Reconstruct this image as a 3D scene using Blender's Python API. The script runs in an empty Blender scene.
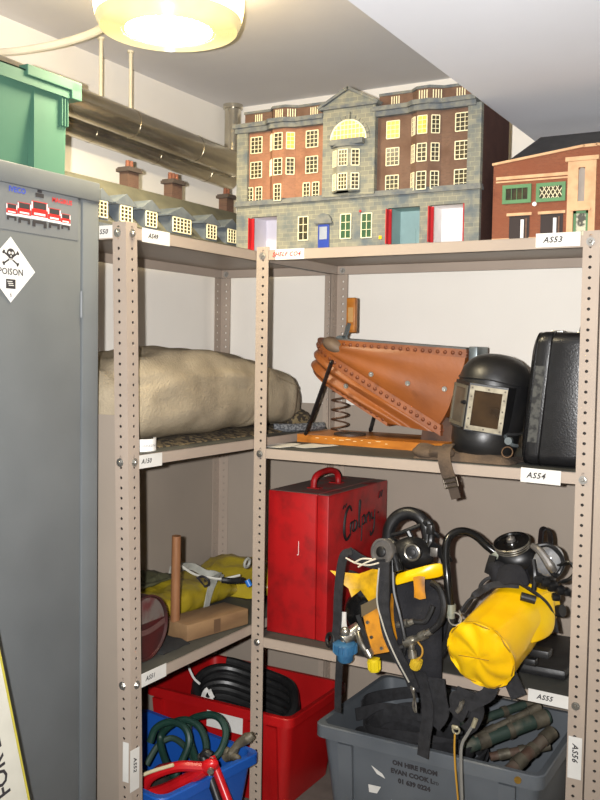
import bpy, bmesh, math, random
from mathutils import Vector, Matrix, noise
random.seed(7)
SC = bpy.context.scene
COL = SC.collection
PI = math.pi
V = Vector

# ---------------------------------------------------------------- materials
def lin(c):
    return tuple(((x/255)/12.92 if x/255 <= .04045 else ((x/255+.055)/1.055)**2.4) for x in c)

def mat(name, col, rough=.5, metal=0., col2=None, scale=14, lo=.4, hi=.65, bump=0., bscale=90, detail=4, spec=.5,
        alpha=None, stretch=None, trans=0., emit=None, estr=0.):
    m = bpy.data.materials.new(name); m.use_nodes = True
    nt = m.node_tree; n = nt.nodes; b = n['Principled BSDF']; L = nt.links.new
    c1 = lin(col)+(1,)
    if col2 is None: col2 = tuple(max(0, x*.93) for x in col)
    c2 = lin(col2)+(1,)
    tc = n.new('ShaderNodeTexCoord'); mp = n.new('ShaderNodeMapping')
    L(tc.outputs['Object'], mp.inputs[0])
    if stretch: mp.inputs['Scale'].default_value = stretch
    nz = n.new('ShaderNodeTexNoise'); nz.inputs['Scale'].default_value = scale; nz.inputs['Detail'].default_value = detail
    L(mp.outputs[0], nz.inputs['Vector'])
    rp = n.new('ShaderNodeValToRGB'); rp.color_ramp.elements[0].position = lo; rp.color_ramp.elements[1].position = hi
    rp.color_ramp.elements[0].color = c1; rp.color_ramp.elements[1].color = c2
    L(nz.outputs['Fac'], rp.inputs[0]); L(rp.outputs[0], b.inputs['Base Color'])
    b.inputs['Roughness'].default_value = rough; b.inputs['Metallic'].default_value = metal
    b.inputs['Specular IOR Level'].default_value = spec
    if trans: b.inputs['Transmission Weight'].default_value = trans
    if alpha is not None: b.inputs['Alpha'].default_value = alpha
    if emit: b.inputs['Emission Color'].default_value = lin(emit)+(1,); b.inputs['Emission Strength'].default_value = estr
    if bump:
        n2 = n.new('ShaderNodeTexNoise'); n2.inputs['Scale'].default_value = bscale; n2.inputs['Detail'].default_value = 3
        L(mp.outputs[0], n2.inputs['Vector'])
        bp = n.new('ShaderNodeBump'); bp.inputs['Strength'].default_value = bump; bp.inputs['Distance'].default_value = .004
        L(n2.outputs['Fac'], bp.inputs['Height']); L(bp.outputs[0], b.inputs['Normal'])
    return m

def brick_mat(name, c1, c2, mortar, scale, bw=.5, rh=.25, msize=.02, rough=.85, axes='XZ', tint=None):
    m = bpy.data.materials.new(name); m.use_nodes = True
    nt = m.node_tree; n = nt.nodes; b = n['Principled BSDF']; L = nt.links.new
    tc = n.new('ShaderNodeTexCoord'); sp = n.new('ShaderNodeSeparateXYZ'); cb = n.new('ShaderNodeCombineXYZ')
    L(tc.outputs['Object'], sp.inputs[0])
    L(sp.outputs[axes[0]], cb.inputs['X']); L(sp.outputs[axes[1]], cb.inputs['Y'])
    bt = n.new('ShaderNodeTexBrick'); L(cb.outputs[0], bt.inputs['Vector'])
    bt.inputs['Scale'].default_value = scale; bt.inputs['Mortar Size'].default_value = msize
    bt.inputs['Brick Width'].default_value = bw; bt.inputs['Row Height'].default_value = rh
    bt.inputs['Color1'].default_value = lin(c1)+(1,); bt.inputs['Color2'].default_value = lin(c2)+(1,); bt.inputs['Mortar'].default_value = lin(mortar)+(1,)
    nz = n.new('ShaderNodeTexNoise'); nz.inputs['Scale'].default_value = 22; nz.inputs['Detail'].default_value = 5
    L(tc.outputs['Object'], nz.inputs['Vector'])
    mx = n.new('ShaderNodeMix'); mx.data_type = 'RGBA'; mx.blend_type = 'MIX'
    rp = n.new('ShaderNodeValToRGB'); rp.color_ramp.elements[0].position = .45; rp.color_ramp.elements[1].position = .7
    L(nz.outputs['Fac'], rp.inputs[0]); L(rp.outputs[0], mx.inputs[0])
    L(bt.outputs['Color'], mx.inputs[6]); mx.inputs[7].default_value = lin(tint or c2)+(1,)
    L(mx.outputs[2], b.inputs['Base Color']); b.inputs['Roughness'].default_value = rough
    b.inputs['Specular IOR Level'].default_value = .3
    return m

# ---------------------------------------------------------------- mesh builder
def catmull(P, n):
    P = [V(p) for p in P]
    if len(P) < 3 or n < 2: return P
    out = []
    for i in range(len(P)-1):
        p0 = P[i-1] if i else P[0]*2-P[1]; p1 = P[i]; p2 = P[i+1]; p3 = P[i+2] if i+2 < len(P) else P[-1]*2-P[-2]
        for k in range(n):
            t = k/n
            out.append(.5*((2*p1)+(p2-p0)*t+(2*p0-5*p1+4*p2-p3)*t*t+(3*p1-p0-3*p2+p3)*t**3))
    out.append(P[-1]); return out

def basis(d, up=None):
    d = V(d).normalized(); up = V(up) if up else (V((0,0,1)) if abs(d.z) < .9 else V((0,1,0)))
    x = up.cross(d).normalized(); y = d.cross(x)
    return x, y, d

def frame(o, x, y):                     # matrix with origin o, local x along x, y roughly along y
    x = V(x).normalized(); z = x.cross(V(y)).normalized(); y = z.cross(x)
    m = Matrix((x, y, z)).transposed().to_4x4(); m.translation = V(o); return m

class MB:
    def __init__(s): s.bm = bmesh.new(); s.M = Matrix.Identity(4); s.mi = 0
    def vs(s, pts): return [s.bm.verts.new(s.M @ V(p)) for p in pts]
    def f(s, v):
        try: fc = s.bm.faces.new(v); fc.material_index = s.mi; return fc
        except ValueError: return None
    def box(s, c, d, bev=0., seg=2, rot=None):
        m = Matrix.Translation(V(c)) @ (rot.to_4x4() if rot else Matrix.Identity(4)) @ Matrix.Diagonal((d[0], d[1], d[2], 1))
        r = bmesh.ops.create_cube(s.bm, size=1, matrix=s.M @ m)
        fs = set(f for v in r['verts'] for f in v.link_faces)
        for f in fs: f.material_index = s.mi
        if bev:
            es = list(set(e for v in r['verts'] for e in v.link_edges))
            rr = bmesh.ops.bevel(s.bm, geom=es, offset=min(bev, min(d)*.49), segments=seg, affect='EDGES', profile=.5)
            for f in rr['faces']: f.material_index = s.mi
        return s
    def b2(s, a, b, bev=0., seg=2):     # box from two opposite corners
        a = V(a); b = V(b); d = b-a
        return s.box((a+b)/2, (abs(d.x), abs(d.y), abs(d.z)), bev, seg)
    def loft(s, rings, cap=True, closed=True, cap0=None, cap1=None):
        R = [s.vs(r) for r in rings]; n = len(R[0])
        for a, b in zip(R, R[1:]):
            for i in range(n if closed else n-1):
                j = (i+1) % n; s.f((a[i], a[j], b[j], b[i]))
        if cap if cap0 is None else cap0: s.f(list(reversed(R[0])))
        if cap if cap1 is None else cap1: s.f(R[-1])
        return s
    def cyl(s, p0, p1, r0, r1=None, seg=18, cap=True):
        p0 = V(p0); p1 = V(p1); r1 = r0 if r1 is None else r1; x, y, d = basis(p1-p0)
        ring = lambda p, r: [p+(x*math.cos(a)+y*math.sin(a))*r for a in (2*PI*i/seg for i in range(seg))]
        return s.loft([ring(p0, r0), ring(p1, r1)], cap)
    def tube(s, P, r, seg=8, sm=5, closed=False, flat=None):
        if closed: P = list(P)+[P[0]]
        P = catmull(P, sm); n = len(P); up = None; rings = []
        rr = (lambda t: r) if not hasattr(r, '__len__') else (lambda t: r[min(int(t*(len(r)-1)), len(r)-2)]*(1-(t*(len(r)-1)-min(int(t*(len(r)-1)), len(r)-2)))+r[min(int(t*(len(r)-1)), len(r)-2)+1]*(t*(len(r)-1)-min(int(t*(len(r)-1)), len(r)-2)))
        for i, p in enumerate(P):
            d = (P[min(i+1, n-1)]-P[max(i-1, 0)])
            if d.length < 1e-9: d = V((0, 0, 1))
            d.normalize()
            if up is None: x, y, _ = basis(d)
            else:
                x = up - d*up.dot(d); x = x.normalized() if x.length > 1e-6 else basis(d)[0]; y = d.cross(x)
            up = x; q = rr(i/(n-1))
            rings.append([p+(x*math.cos(a)+y*math.sin(a))*q for a in (2*PI*k/seg for k in range(seg))])
        return s.loft(rings, True)
    def strap(s, P, w, t, side=None, sm=5, wob=0.):   # flat webbing following P; side = direction of its width (one or a list)
        n0 = len(P); P2 = catmull(P, sm); n = len(P2); rings = []
        for i, p in enumerate(P2):
            d = (P2[min(i+1, n-1)]-P2[max(i-1, 0)]).normalized()
            if isinstance(side, list):
                u = i/(n-1)*(len(side)-1); k = min(int(u), len(side)-2); sd = V(side[k]).lerp(V(side[k+1]), u-k)
            else: sd = V(side)
            sd = (sd-d*sd.dot(d)).normalized(); nn = d.cross(sd)
            if wob: nn = (nn+sd*wob*math.sin(i*.9)).normalized(); sd = nn.cross(d)
            a = sd*w/2; b = nn*t/2
            rings.append([p-a-b, p+a-b, p+a+b, p-a+b])
        return s.loft(rings, True)
    def lathe(s, prof, M=None, seg=28, cap0=False, cap1=False):
        M = M or Matrix.Identity(4); old = s.M; s.M = s.M @ M
        s.loft([[(r*math.cos(a), r*math.sin(a), z) for a in (2*PI*i/seg for i in range(seg))] for r, z in prof], cap0=cap0, cap1=cap1)
        s.M = old; return s
    def prism(s, poly, M, h):           # polygon in the local xy of M, extruded along local z by h
        old = s.M; s.M = s.M @ M
        a = s.vs([(x, y, 0) for x, y in poly]); b = s.vs([(x, y, h) for x, y in poly]); n = len(poly)
        s.f(list(reversed(a))); s.f(b)
        for i in range(n): s.f((a[i], a[(i+1) % n], b[(i+1) % n], b[i]))
        s.M = old; return s
    def ell(s, c, r, u=16, v=10, rot=None):
        m = Matrix.Translation(V(c)) @ (rot.to_4x4() if rot else Matrix.Identity(4)) @ Matrix.Diagonal((r[0], r[1], r[2], 1))
        q = bmesh.ops.create_uvsphere(s.bm, u_segments=u, v_segments=v, radius=1, matrix=s.M @ m)
        for f in set(f for w in q['verts'] for f in w.link_faces): f.material_index = s.mi
        return s
    def grid(s, G, t=0.):               # rows of points -> sheet, optional thickness along -normal
        R = [s.vs(r) for r in G]; fs = []
        for a, b in zip(R, R[1:]):
            for i in range(len(a)-1):
                q = s.f((a[i], a[i+1], b[i+1], b[i]))
                if q: fs.append(q)
        if t:
            s.bm.normal_update(); bmesh.ops.solidify(s.bm, geom=fs, thickness=t)
        return s
    def torus(s, M, R, r, seg=28, sub=8, a0=0., a1=2*PI):
        full = abs(a1-a0-2*PI) < 1e-6; n = seg if full else seg+1; old = s.M; s.M = s.M @ M
        rings = []
        for i in range(n):
            a = a0+(a1-a0)*i/seg; c = V((math.cos(a), math.sin(a), 0))
            rings.append([c*(R+r*math.cos(b))+V((0, 0, r*math.sin(b))) for b in (2*PI*k/sub for k in range(sub))])
        if full: rings.append(rings[0]); s.loft(rings, False)
        else: s.loft(rings, True)
        s.M = old; return s
    def text(s, txt, size, M, shear=0., bold=0., align='CENTER', space=1.):
        cu = bpy.data.curves.new('tmp', 'FONT'); cu.body = txt; cu.size = size; cu.shear = shear; cu.align_x = align; cu.align_y = 'CENTER'
        cu.offset = bold; cu.space_character = space; cu.resolution_u = 2
        ob = bpy.data.objects.new('tmp', cu); COL.objects.link(ob)
        me = bpy.data.meshes.new_from_object(ob.evaluated_get(bpy.context.evaluated_depsgraph_get()))
        bpy.data.objects.remove(ob)
        vv = s.vs([M @ v.co for v in me.vertices])
        for p in me.polygons: s.f([vv[i] for i in p.vertices])
        bpy.data.meshes.remove(me); return s
    def noise(s, amp, scale, seed=0., axis=None):
        for v in s.bm.verts:
            n = noise.noise_vector(v.co*scale+V((seed, seed*.7, seed*1.3)))
            if axis: n = V((n.x*axis[0], n.y*axis[1], n.z*axis[2]))
            v.co += n*amp
        return s
    def build(s, name, mats, parent=None, smooth=35, weld=False, sub=0):
        if weld: bmesh.ops.remove_doubles(s.bm, verts=s.bm.verts, dist=1e-5)
        if parent and (parent.name.startswith('breathing') or (parent.parent and parent.parent.name.startswith('breathing'))):
            for v in s.bm.verts:              # soft kit lies on the shelf and hangs outside its lip
                if v.co.z < .5575 and v.co.y > .003: v.co.z = .5578
                elif .52 < v.co.z < .5575 and v.co.y > -.004: v.co.y = -.005
        bmesh.ops.recalc_face_normals(s.bm, faces=s.bm.faces)
        off = V((0, 0, 0)); p = parent
        while p: off += p.location; p = p.parent
        if parent is None:
            lo = [min(v.co[i] for v in s.bm.verts) for i in range(3)]; hi = [max(v.co[i] for v in s.bm.verts) for i in range(3)]
            off = V(((lo[0]+hi[0])/2, (lo[1]+hi[1])/2, lo[2]))
        bmesh.ops.translate(s.bm, verts=s.bm.verts, vec=-off)
        me = bpy.data.meshes.new(name); s.bm.to_mesh(me); s.bm.free()
        for m in (mats if isinstance(mats, (list, tuple)) else [mats]): me.materials.append(m)
        if smooth:
            me.shade_smooth(); me.set_sharp_from_angle(angle=math.radians(smooth))
        o = bpy.data.objects.new(name, me); COL.objects.link(o)
        if parent: o.parent = parent
        else: o.location = off
        if sub:
            md = o.modifiers.new('smooth', 'SUBSURF'); md.levels = md.render_levels = sub
        return o

def tag(o, label, cat, group=None):
    o['label'] = label; o['category'] = cat
    if group: o['group'] = group
    return o
def thing(name, label, cat, loc, group=None):
    o = bpy.data.objects.new(name, None); COL.objects.link(o); o.location = loc; o.empty_display_size = .05
    return tag(o, label, cat, group)
def struct(o): o['kind'] = 'structure'; return o
def copy_thing(o, loc, label, group=None):
    c = o.copy(); COL.objects.link(c); c.location = loc; c['label'] = label
    if group: c['group'] = group
    for ch in o.children:
        d = ch.copy(); COL.objects.link(d); d.parent = c
        for g in ch.children:
            e = g.copy(); COL.objects.link(e); e.parent = d
    return c
def rz(a): return Matrix.Rotation(a, 3, 'Z')
def rx(a): return Matrix.Rotation(a, 3, 'X')
def ry(a): return Matrix.Rotation(a, 3, 'Y')
FX = frame                                # text / sticker frames

# palette
M_beige = mat('beige_steel', (168,153,139), .45, 0, (157,143,130), 6, .3, .8, spec=.4)
M_panel = mat('beige_sheet_steel', (156,144,131), .5, 0, (148,137,125), 4, .3, .8, spec=.35)
M_bolt = mat('zinc_bolt', (190,188,182), .3, .9, scale=60)
M_card = mat('white_card', (218,216,210), .6, 0, (208,206,200), 10)
M_ink = mat('ink', (45,42,45), .7); M_red_ink = mat('red_ink', (200,40,35), .7)
M_deck = mat('dark_shelf_mat', (72,72,66), .7, 0, (54,54,50), 9, .35, .7)
M_wall = mat('painted_wall', (238,233,224), .75, 0, (232,226,216), 3, .3, .8, bump=.05, bscale=160, spec=.25)
M_ceil = mat('painted_ceiling', (218,216,216), .8, 0, (210,207,207), 3, .3, .8, spec=.2)
M_soffit = mat('painted_soffit', (234,236,242), .8, 0, (227,229,235), 2.5, .3, .8, bump=.04, bscale=50, spec=.2)
M_floor = mat('worn_floor', (128,122,112), .7, 0, (104,98,90), 9, .35, .7, bump=.1)
M_black = mat('black_rubber', (22,22,23), .45, 0, (34,34,35), 30, bump=.1)
M_blackgloss = mat('black_gloss', (14,14,15), .22, 0, (22,22,22), 20)
M_webbing = mat('black_webbing', (38,38,41), .85, 0, (26,26,28), 60, bump=.3, bscale=400)
M_steel = mat('bright_steel', (196,194,188), .28, .9, (150,148,142), 30)
M_yellow = mat('yellow_vinyl', (238,194,8), .3, 0, (222,170,8), 8, .35, .7)
M_yellow_worn = mat('worn_yellow_vinyl', (214,166,14), .5, 0, (128,98,22), 22, .42, .75)
M_brass = mat('brass', (190,150,70), .35, .8, scale=40)

# ---------------------------------------------------------------- setting
F0 = 0.; CE = 2.285
struct(MB().b2((-.56,-3.4,-.05), (2.6,.63,0)).build('floor', M_floor, smooth=0))
struct(MB().b2((-.56,-3.4,CE), (2.6,.63,CE+.05)).build('ceiling', M_ceil, smooth=0))
struct(MB().b2((-.56,-3.4,0), (-.505,.63,CE)).build('wall_left', M_wall, smooth=0))
struct(MB().b2((-.505,.575,0), (2.6,.63,CE)).build('wall_back', M_wall, smooth=0))
struct(MB().b2((2.6,-3.4,-.05), (2.65,.63,CE+.05)).build('wall_right', M_wall, smooth=0))
struct(MB().b2((-.56,-3.45,-.05), (2.65,-3.4,CE+.05)).build('wall_front', M_wall, smooth=0))
struct(MB().b2((.658,-3.4,2.047), (2.6,.575,CE)).build('ceiling_soffit', M_soffit, smooth=0))

# ---------------------------------------------------------------- camera
yaw, pitch, roll = .5172, .0524, .0161
f = V((-math.sin(yaw)*math.cos(pitch), math.cos(yaw)*math.cos(pitch), -math.sin(pitch)))
r = V((math.cos(yaw), math.sin(yaw), 0)); u = r.cross(f)
r2 = r*math.cos(roll)+u*math.sin(roll); u2 = -r*math.sin(roll)+u*math.cos(roll)
cd = bpy.data.cameras.new('camera'); cam = bpy.data.objects.new('camera', cd); COL.objects.link(cam)
mw = Matrix((r2, u2, -f)).transposed().to_4x4(); mw.translation = (1.4494,-2.2769,1.3991)
cam.matrix_world = mw
cd.sensor_fit = 'HORIZONTAL'; cd.sensor_width = 36; cd.lens = 36*921.7/600; cd.clip_start = .05
SC.camera = cam

# ---------------------------------------------------------------- light: ceiling lamp, flash of the camera, faint room fill
def area(name, loc, target, size, power, col, shape='DISK'):
    l = bpy.data.lights.new(name, 'AREA'); l.energy = power; l.size = size; l.shape = shape; l.color = col
    o = bpy.data.objects.new(name, l); COL.objects.link(o); o.location = loc
    o.rotation_euler = (V(target)-V(loc)).to_track_quat('-Z', 'Y').to_euler(); return o
flash_at = V((1.4494,-2.2769,1.3991)) - r2*.075 + u2*.02 + f*.02
fl = bpy.data.lights.new('camera_flash', 'SPOT'); fl.energy = 345; fl.shadow_soft_size = .014; fl.spot_size = math.radians(105); fl.spot_blend = 1.; fl.color = (1,.985,.975)
fo = bpy.data.objects.new('camera_flash', fl); COL.objects.link(fo); fo.location = flash_at
fo.rotation_euler = (f+u2*.10).to_track_quat('-Z', 'Y').to_euler()
SC.world = bpy.data.worlds.new('room_air'); SC.world.use_nodes = True
SC.world.node_tree.nodes['Background'].inputs[0].default_value = (1,.95,.88,1); SC.world.node_tree.nodes['Background'].inputs[1].default_value = .05
SC.view_settings.view_transform = 'Standard'; SC.view_settings.look = 'None'; SC.view_settings.exposure = 0; SC.view_settings.gamma = 1
SC.view_settings.use_curve_mapping = False

# the lamp
LX, LY = .08, -.52
lamp = thing('ceiling_lamp', 'round bulkhead lamp with ribbed glass glowing on the ceiling', 'lamp', (LX,LY,CE))
T = Matrix.Translation((LX,LY,0))
MB().lathe([(0,CE-.001),(.178,CE-.001),(.182,CE-.04),(.170,CE-.05),(0,CE-.05)], T, 48).build('base', mat('cream_plastic', (235,228,205), .4), lamp)
M_lens = mat('ribbed_lamp_glass', (206,196,156), .2, emit=(255,230,160), estr=.5)
M_side = mat('lit_lamp_glass', (226,216,180), .25, emit=(255,222,150), estr=11)
M_glow = mat('lamp_glow', (255,250,235), .3, emit=(255,238,200), estr=130)
MB().lathe([(.176,CE-.05),(.175,CE-.09),(.170,CE-.115)], T, 64).build('glass_bowl', M_side, lamp, smooth=60)
prof = [(.170,CE-.115),(.168,CE-.122),(.163,CE-.130)]
for k in range(12):
    q = .159-.0046*k; prof += [(q+.0012,CE-.1375-.0004*k),(q-.001,CE-.1310-.0004*k)]
prof += [(.102,CE-.1405)]
MB().lathe(prof, T, 64).build('glass_rim', M_lens, lamp, smooth=30)
MB().lathe([(.102,CE-.1405),(.05,CE-.143),(.03,CE-.145),(0.0005,CE-.1455)], T, 64, cap1=True).build('glowing_lens', M_glow, lamp, smooth=60)
tag(MB().tube([(-.09,-.52,2.272),(-.10,-.51,2.225),(-.175,-.47,2.205),(-.30,-.47,2.19),(-.42,-.50,2.178),(-.50,-.52,2.178)], .0105, 10).build('conduit', mat('cream_conduit', (232,222,198), .45)),
    'cream electrical conduit running from the ceiling lamp to the left wall', 'conduit')
# ---------------------------------------------------------------- shelving
P1L = .0252
def lean(z): return P1L*(1.675-z)         # the near post leans a little
def flange(mb, fold, du, w, z0, z1, shift=None, pitch=.025, hr=.0042):
    """one perforated flange: fold = (x, y), du = unit direction it extends to; real holes on a 25 mm pitch"""
    n = int(round((z1-z0)/pitch)); fold = V((fold[0], fold[1], 0)); du = V((du[0], du[1], 0))
    ed = lambda t, z: fold+du*(t*w)+V((0, shift(z) if shift else 0, z))
    hu = .55*w
    start = len(mb.bm.faces)
    for k in range(n):
        a = z1-(k+1)*pitch; b = z1-k*pitch; c = (a+b)/2
        outer = [(0,a),(hu/w,a),(1,a),(1,c),(1,b),(hu/w,b),(0,b),(0,c)]
        O = mb.vs([ed(t, z) for t, z in outer])
        I = []
        for t, z in outer:
            d = V(((t*w-hu), z-c)); d = d.normalized()*hr if d.length > 1e-6 else d
            I.append(ed((hu+d.x)/w, c+d.y))
        I = mb.vs(I)
        for i in range(8): mb.f((O[i], O[(i+1) % 8], I[(i+1) % 8], I[i]))
def upright(parent, x, y, dx, dy, z1=1.70, shift=None, w=.04, zside=None):
    mb = MB()
    flange(mb, (x, y), (dx, 0), w, 0, z1, shift); flange(mb, (x, y), (0, dy), w, 0, zside or z1, shift)
    bmesh.ops.remove_doubles(mb.bm, verts=mb.bm.verts, dist=1e-5)
    return mb
M_hole_shade = mat('painted_hole_shade', (46,42,38), .8)
def darken_holes(mb, x, y, dx, dy, shift=None, w=.036, z1=1.672, wy=.036):   # added dark sheets behind the post holes; their colour stands in for shade
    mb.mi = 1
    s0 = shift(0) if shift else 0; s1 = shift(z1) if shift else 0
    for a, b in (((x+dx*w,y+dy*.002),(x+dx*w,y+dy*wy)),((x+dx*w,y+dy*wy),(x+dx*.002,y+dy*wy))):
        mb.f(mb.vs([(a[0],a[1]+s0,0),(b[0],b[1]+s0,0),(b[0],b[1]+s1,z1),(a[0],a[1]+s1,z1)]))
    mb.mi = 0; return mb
def finish_upright(mb, parent, name='upright', label=None):
    o = mb.build(name, [M_beige, M_hole_shade], parent, smooth=0)
    md = o.modifiers.new('sheet', 'SOLIDIFY'); md.thickness = .002; md.offset = 0
    if label: o['label'] = label
    return o
def tray(mb, x0, y0, x1, y1, z, lip=.03, sh0=0.):   # z = top; folded lips all round; sh0 moves the near end (leaning post)
    t = .0015
    mb.b2((x0,y0+sh0,z-t), (x1,y1,z)); mb.b2((x0,y0+sh0,z-lip), (x0+t,y1,z)); mb.b2((x1-t,y0+sh0,z-lip), (x1,y1,z))
    mb.b2((x0,y0+sh0,z-lip), (x1,y0+sh0+t,z)); mb.b2((x0,y1-t,z-lip), (x1,y1,z))
    for (a,b) in (((x0,y0+sh0),(x1,y0+sh0+.012)), ((x0,y1-.012),(x1,y1))): mb.b2((a[0],a[1],z-lip), (b[0],b[1],z-lip+t))
    mb.b2((x1-.012,y0+sh0,z-lip), (x1,y1,z-lip+t)); mb.b2((x0,y0+sh0,z-lip), (x0+.012,y1,z-lip+t))
def bolt(parent, p, n):
    p = V(p); n = V(n); mb = MB(); mb.cyl(p, p+n*.004, .0075, seg=6); mb.cyl(p, p+n*.0012, .0105, seg=14); mb.cyl(p+n*.004, p+n*.006, .0045, .003, seg=10)
    return mb.build('bolt', M_bolt, parent, smooth=20)
def card(parent, c, n, up, w, h, txt, ink=None, size=.016, tilt=0., shear=.25):
    """stuck-on paper label: c centre, n outward normal, up its upright direction"""
    n = V(n); up = V(up); xd = up.cross(n)
    if tilt: xd = (xd+up*tilt).normalized(); up = n.cross(xd)
    Mf = frame(V(c)+n*.0006, xd, up)
    mb = MB(); mb.M = Mf; mb.box((0,0,0), (w,h,.0008))
    o = mb.build('label_card', M_card, parent, smooth=0)
    mb = MB(); mb.text(txt, size, Mf @ Matrix.Translation((-w*.12,0,.0008)), shear, .0005, space=1.12)
    mb.build('lettering', ink or M_ink, o, smooth=0); return o

Z1, Z2R, Z2L, Z3R, Z3L = 1.69, 1.115, 1.1405, .555, .587
DX, DY, W = -.4712, .5069, .9709
left = thing('shelving_unit', 'beige slotted-angle shelving along the left wall, holding the canvas bundle and yellow bag', 'shelving', (-.235,-.03,0))
right = thing('shelving_unit', 'beige slotted-angle shelving along the back wall, holding the red toolbox and leather bellows', 'shelving', (.485,.25,0))
finish_upright(darken_holes(upright(left, .002, -.577, -1, 1, shift=lean), .002, -.577, -1, 1, lean), left)
finish_upright(upright(left, DX, -.577, 1, 1), left)
finish_upright(upright(left, DX-.001, DY+.001, 1, -1), left)
finish_upright(upright(left, -.004, DY+.001, -1, -1), left)
finish_upright(darken_holes(upright(right, .002, .001, 1, 1, zside=1.675), .002, .001, 1, 1, wy=.008), right)
finish_upright(darken_holes(upright(right, W, 0, -1, 1, zside=1.675), W, 0, -1, 1), right)
finish_upright(upright(right, W, DY+.001, -1, -1), right)
finish_upright(upright(right, .003, DY+.001, 1, -1), right)
for z in (Z1, Z2L, Z3L):
    mb = MB(); tray(mb, DX+.002, -.575, -.001, DY, z, sh0=lean(z)+.008); s = mb.build('shelf', M_beige, left, smooth=0)
    if z < 1.5:
        mb = MB(); mb.b2((DX+.006,-.568+lean(z),z), (-.0035,DY-.004,z+.0015)); mb.build('shelf_liner', M_deck, s, smooth=0)
    y = -.577+lean(z-.015)
    bolt(left, (.0035,y+.022,z-.016), (1,0,0)); bolt(left, (-.022,y-.0015,z-.016), (0,-1,0)); bolt(left, (DX+.022,DY-.002,z-.016), (0,-1,0))
for z in (Z1, Z2R, Z3R):
    mb = MB(); tray(mb, .004, .003, W-.002, DY, z); s = mb.build('shelf', M_beige, right, smooth=0)
    if z < 1.5:
        mb = MB(); mb.b2((.008,.006,z), (W-.006,DY-.004,z+.0015)); mb.build('shelf_liner', M_deck, s, smooth=0)
    bolt(right, (.022,-.0015,z-.016), (0,-1,0)); bolt(right, (W-.022,-.0015,z-.016), (0,-1,0)); bolt(right, (.024,DY-.002,z-.016), (0,-1,0))
# sheet steel cladding of the lower bays
mb = MB(); G = [[(x, -.577+lean(z)+.0035, z) for x in (DX,-.037)] for z in (0,1.238)]; mb.grid(G, .0015); mb.build('end_panel', M_panel, left, smooth=0)
MB().b2((DX-.004,-.55,0), (DX-.0025,DY,1.2)).build('side_panel', M_panel, left, smooth=0)
MB().b2((DX,DY+.003,0), (-.001,DY+.0045,1.222)).build('back_panel', M_panel, left, smooth=0)
MB().b2((0,DY+.003,0), (W,DY+.0045,1.222)).build('back_panel', M_panel, right, smooth=0)
# the next bay's post at the right edge of the picture
mb = darken_holes(upright(None, W+.006, 0, 1, 1, zside=1.675), W+.006, 0, 1, 1, wy=.008); nb = finish_upright(mb, None, 'shelving_upright')
tag(nb, 'beige slotted upright of the next bay at the right edge of the photo', 'shelving')
# cards on lips and posts
card(left, (-.001,-.46,Z1-.014), (1,0,0), (0,0,1), .108, .034, 'AS49')
card(left, (-.06,-.577+.0003,Z1-.012), (0,-1,0), (0,0,1), .05, .03, 'S50')
card(left, (-.001,-.48,Z2L-.018), (1,0,0), (0,0,1), .10, .033, 'A150')
card(left, (-.001,-.458,Z3L-.014), (1,0,0), (0,0,1), .105, .034, 'AS51')
card(left, (.004,-.534,.36), (1,0,0), (0,1,0), .105, .034, 'AS52')
card(left, (-.012,-.548,.38), (0,-1,0), (1,0,0), .10, .018, '')
card(right, (.112,.002,Z1-.014), (0,-1,0), (0,0,1), .095, .03, 'SHELF CO4', M_red_ink, .017)
card(right, (.87,.002,Z1-.008), (0,-1,0), (0,0,1), .108, .034, 'AS53', None, .02)
card(right, (.845,.002,Z2R-.016), (0,-1,0), (0,0,1), .10, .036, 'AS54', None, .02, -.02)
card(right, (.885,.002,Z3R-.012), (0,-1,0), (0,0,1), .11, .032, 'AS55', None, .017, -.02)
card(right, (.951,-.002,.41), (0,-1,0), (1,0,0), .105, .033, 'AS56', None, .02)

# ---------------------------------------------------------------- grey cabinet
M_cab = mat('grey_cabinet_paint', (104,108,110), .42, 0, (94,98,100), 5, .3, .75, spec=.4, bump=.03, bscale=300)
M_dark = mat('dark_gap', (30,30,30), .8)
cab = thing('steel_cabinet', 'tall grey steel cupboard with fire engine and poison stickers at the left', 'cabinet', (-.27,-1.1,0))
cx, cy0, cy1, ct = -.05, -1.55, -.612, 1.786
mb = MB(); mb.b2((-.49,cy0,0), (cx-.02,cy1,ct-.002), .002); mb.b2((cx-.03,cy0,ct-.045), (cx+.004,cy1,ct), .003)
mb.b2((cx-.03,cy1-.054,.0), (cx,cy1,ct-.04), .002); mb.b2((cx-.03,cy0,0), (cx,cy0+.05,ct-.04)); mb.b2((cx-.03,cy0,0), (cx,cy1,.06))
mb.build('body', M_cab, cab, smooth=30)
door = MB().b2((cx-.02,cy0+.052,.062), (cx-.002,cy1-.0575,ct-.047), .0025).build('door', M_cab, cab, smooth=30)
for z in (1.50,.25):
    MB().cyl((cx-.002,cy1-.0555,z-.03), (cx-.002,cy1-.0555,z+.03), .0045, seg=10).build('hinge', M_cab, door)
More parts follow.
